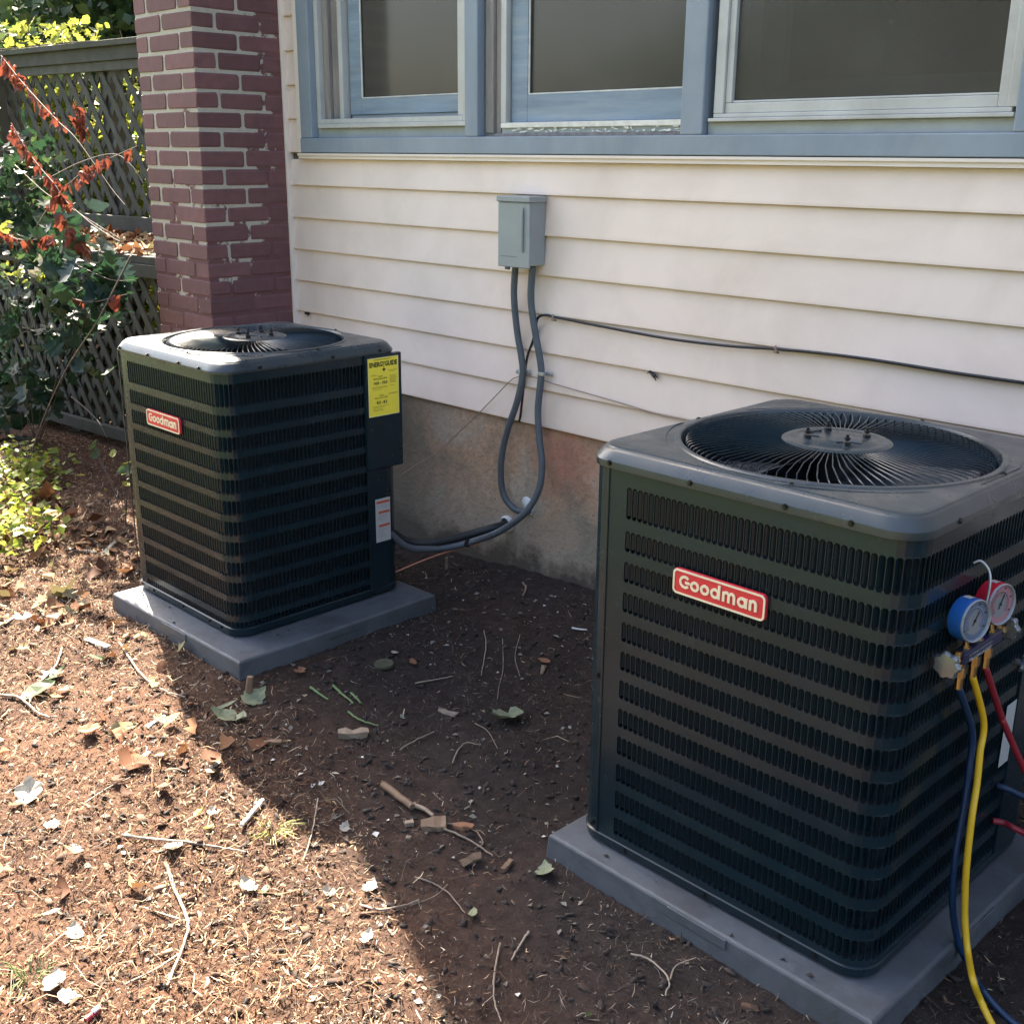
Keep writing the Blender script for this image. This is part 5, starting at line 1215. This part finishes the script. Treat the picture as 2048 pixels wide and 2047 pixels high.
stick('brown twig in the leaf litter at the far left edge', [(0, 1395), (40, 1402), (75, 1430), (100, 1440)], .0050, STICK)
stick('thin twig crossing the sunlit mulch towards the shadow', [(170, 1610), (215, 1580), (262, 1558)], .0022, PALEST)
stick('thin straw between the two pads in the shade', [(830, 1370), (870, 1362), (905, 1355)], .0020, PALEST)
for i, (lab, px) in enumerate((('leftmost of four cut green stalks lying on the dark soil', [(621, 1379), (638, 1392), (656, 1403)]), ('second cut green stalk, beside the leftmost one', [(666, 1376), (686, 1394), (707, 1411)]),
      ('short green stalk right of the first two', [(703, 1391), (712, 1400), (722, 1410)]), ('longest green stalk, lying below the other three', [(697, 1428), (720, 1444), (757, 1456)]))):
    stick(lab, px, .0042 if i != 3 else .0034, GREENST, name='green_stalk', cat='stalk')
def slab_piece(label, px, py, L, w, h, ang, mat, name='wood_chip', tilt=.1, cat='wood chip'):
    p = gp(px, py, h*.5+.002); m = MB(); rg2 = random.Random(px+py); n = 5; rings = []
    for i in range(n):
        u = -.5+i/(n-1); j = lambda s=.12: 1+rg2.uniform(-s, s); ww, hh = w*j(), h*j(.2)
        rings.append([(u*L*j(.02), -ww/2, -hh/2), (u*L, ww/2*j(), -hh/2), (u*L*j(.02), ww/2*.9, hh/2*j()), (u*L, -ww/2*.8, hh/2)])
    m.loft(rings, True, True, True); m.v = [(x+rg2.uniform(-.05,.05)*L, y+rg2.uniform(-.18,.18)*w, z+rg2.uniform(-.15,.15)*h) for x, y, z in m.v]; o = m.build(name, mat); o.matrix_world = Matrix.Translation(p) @ Matrix.Rotation(R(ang), 4, 'Z') @ Matrix.Rotation(tilt, 4, 'X'); tag(o, label, cat); return o
slab_piece('tan split wood block on the shaded soil below the green stalks', 707, 1472, .078, .026, .016, 55, WOODP)
slab_piece('small flat wood slat lying left of the split wood block', 536, 1487, .070, .014, .008, 47, WOODL)
slab_piece('rounded brown bark chip beside the thick split stick', 868, 1655, .058, .036, .014, 50, WOODL, tilt=.3)
slab_piece('reddish bark strip right of the rounded bark chip', 925, 1656, .050, .018, .008, 40, BROWNL)
slab_piece('dark wedge-shaped bark chip standing near the larger pad corner', 943, 1724, .052, .020, .012, 80, WOODL, tilt=.5)
slab_piece('fibrous orange wood splinter left of the larger pad', 1014, 1735, .045, .012, .010, 110, WOODL, tilt=.2)
slab_piece('flat dark bark piece half buried in the middle of the shade', 895, 1427, .06, .018, .006, 20, STICK)
slab_piece('tiny tan nut shell half beside the bark chip', 819, 1650, .020, .016, .010, 60, WOODP)
slab_piece('small tan nut shell below the other one', 817, 1679, .012, .010, .008, 30, WOODP)
slab_piece('long bleached wood splinter in the sunlit mulch', 276, 1524, .095, .013, .004, 118, PALELEAF)
slab_piece('bleached splinter nearer the shadow edge', 312, 1445, .075, .014, .004, 112, PALELEAF)
slab_piece('wide bleached husk lying left of the farther pad', 195, 1288, .115, .020, .006, 10, PALELEAF)
slab_piece('upright-looking bleached strip left of the farther pad', 224, 1092, .20, .018, .006, 135, PALELEAF)
slab_piece('bleached strip behind the farther pad, lying level', 170, 1104, .17, .02, .006, 30, PALELEAF)
slab_piece('bleached curved husk at the far left edge', 16, 1243, .11, .014, .006, 118, PALELEAF)
slab_piece('bleached splinter right of the pile of brown leaves', 428, 1533, .05, .012, .004, 110, PALELEAF)
rg2 = random.Random(12)
def ground_leaf(label, px, py, size, kind, mat, tilt=.35, v=0, dz=.009, ang=None, name='fallen_leaf'):
    if mat is PALELEAF: size *= .72
    p = gp(px, py, dz); rot = Matrix.Rotation(R(ang) if ang is not None else rg2.uniform(0, 6.28), 4, 'Z') @ Matrix.Rotation(rg2.uniform(-tilt, tilt), 4, 'X') @ Matrix.Rotation(rg2.uniform(-tilt, tilt), 4, 'Y')
    o = leaf_obj(name, kind, mat, p, size, rot, None, v); return tag(o, label, 'leaf')
for a in (('wilted gray-green leaf lying alone on the dark soil near the larger heat pump', 1012, 1443, .105, 'ragged', SAGE), ('white-backed leaf just below the long gray twig', 348, 1704, .075, 'ragged', PALELEAF),
    ('white-backed leaf beside a small green leaf in the sunlit mulch', 495, 1779, .070, 'ragged', PALELEAF), ('small green leaf right of the white-backed leaf', 530, 1786, .036, 'oval', LF_MID),
    ('large white-backed leaf at the bottom left', 112, 1975, .085, 'ragged', PALELEAF), ('smaller white-backed leaf touching the large bottom-left one', 138, 2000, .060, 'ragged', PALELEAF),
    ('white curled leaf at the edge of the shadow', 742, 1778, .060, 'ragged', PALELEAF), ('pale leaf curling left of the one at the shadow edge', 656, 1790, .045, 'ragged', PALELEAF),
    ('cream leaf lying in the sunlit mulch below the brown stick', 735, 1880, .050, 'ragged', PALELEAF), ('cream leaf right of the thin upright twig', 690, 1659, .045, 'ragged', PALELEAF),
    ('pale green leaf beside the left corner of the larger pad', 1090, 1746, .055, 'ragged', SAGE), ('brown curled leaf on the shaded soil near the larger heat pump', 1088, 1322, .042, 'oval', BROWNL),
    ('small tan leaf right of the round disc', 826, 1327, .032, 'ragged', BROWNL), ('pale upright leaf behind the round disc', 790, 1310, .036, 'ragged', PALELEAF),
    ('tan curled leaf at the foot of the farther pad', 600, 1350, .045, 'ragged', BROWNL), ('gray-green wilted leaf at the foot of the short stake', 510, 1400, .085, 'ragged', SAGE),
    ('long wilted leaf left of the short stake', 450, 1418, .075, 'strip', SAGE), ('wide wilted leaf below the short stake', 455, 1443, .105, 'ragged', SAGE),
    ('small gray leaf near the lower middle of the shade', 946, 1832, .040, 'oval', SAGE), ('tiny green leaf near the bottom centre of the shade', 1176, 2036, .020, 'oval', LF_MID),
    ('green leaf in the litter at left, below the bleached husk', 112, 1352, .085, 'maple', LF_MID), ('long dark green leaf in the litter near the far left edge', 75, 1388, .12, 'oval', LF_MID),
    ('green-brown leaf in front of the bleached husk', 205, 1322, .095, 'strip', LF_MID), ('yellow leaf scrap in the sunlit mulch right of centre-left', 397, 1630, .034, 'oval', LF_YEL),
    ('yellow-green leaf scrap below the other yellow scrap', 418, 1660, .034, 'oval', LF_YEL), ('white leaf scrap between the yellow scraps', 424, 1630, .040, 'ragged', PALELEAF),
    ('orange-brown curled leaf in the dark pile at left', 180, 1470, .075, 'ragged', BROWNL), ('pale leaf at the near edge of the dark leaf pile', 105, 1655, .055, 'ragged', PALELEAF),
    ('large pale brown leaf in the dark pile, leftmost', 60, 1595, .12, 'ragged', PALELEAF), ('pale leaf in the lower left mulch', 150, 1870, .07, 'ragged', PALELEAF), ('slim pale leaf standing in the lower left mulch', 103, 1830, .06, 'strip', PALELEAF)):
    ground_leaf(*a, v=int(a[1]) % 4)
# round disc, stake, tube scrap, peg
p = gp(768, 1330, .006); m = MB(); m.loft([[(p.x+q_*math.cos(t), p.y+q_*math.sin(t), p.z+z_) for t in [2*math.pi*k/26 for k in range(26)]] for q_, z_ in ((.030, -.006), (.0305, .002), (.029, .004), (.026, .003), (.001, .003))], True, True, True)
tag(m.build('round_disc', material('olive_disc', (.085,.085,.05), .6, var=.3, vscale=40), smooth=40), 'round flat olive disc lying in the soil before the farther pad', 'disc')
a_, b_ = gp(498, 1392), Vector(gp(500, 1392)); b_ = a_+Vector((.004, .006, .062)); m = MB(); m.tube([a_+Vector((0, 0, -.02)), a_+Vector((.002, 0, .02)), b_], [.0125, .0115, .0095], 9)
tag(m.build('short_stake', WOODL, smooth=50), 'short sawn stake sticking up at the front corner of the farther pad', 'stake')
a_ = gp(200, 2024, .008); b_ = gp(172, 2047, .008); m = MB(); m.tube([a_, (a_+b_)/2, b_], .0065, 10); o = tag(m.build('plastic_tube', HRED, smooth=40), 'red and white plastic tube scrap at the bottom edge', 'tube')
m = MB(); m.tube([a_+Vector((-.001, .001, .003)), (a_+b_)/2+Vector((-.001, .001, .003))], .0058, 10); m.build('white_side', WHITEC, o, smooth=40)
a_ = gp(893, 1140, .0); m = MB(); m.tube([a_, a_+Vector((.002, .0, .05))], [.0055, .0045], 7); tag(m.build('wood_peg', STICK), 'little wooden peg standing near the foundation', 'peg')
# seedling beside the farther heat pump
sp = ground_at(252, 1050); rg2 = random.Random(2); o = empty('seedling', sp, 'small bright-leaved seedling behind the left edge of the farther heat pump', 'plant'); m = MB()
for (px, py), kind in (((188, 890), 0), ((192, 908), 0), ((226, 908), 1), ((250, 968), 1), ((258, 925), 1), ((262, 940), 0), ((247, 938), 0), ((255, 948), 1)):
    q_ = pt(px, py, 1, sp.y-.02); m.tube(spline([sp, (sp+q_)/2+Vector((0, 0, .03)), q_], 5), .0014, 4)
    leaf_obj('leaf', 'oval', LF_YEL if kind else LF_MID, q_, .06, rrot(rg2, 1.0), o, px)
m.build('stem', STEMM, o, M=Matrix.Translation(-sp))

# lawn and trees on the open side of the yard (reflected in paint and panes)
V, F = leaf_cloud(clumps([(-9+2.1*k, -9.5-1.5*math.sin(k*1.7), 1.2+1.6*(k % 3)) for k in range(12)], np.full(12, 2.1), 14000, nrng, .2), .30)
o = link('tree_line', np_mesh('tree_line', V, F), LF_MID); tag(o, 'green tree line across the yard', 'trees', kind='stuff')
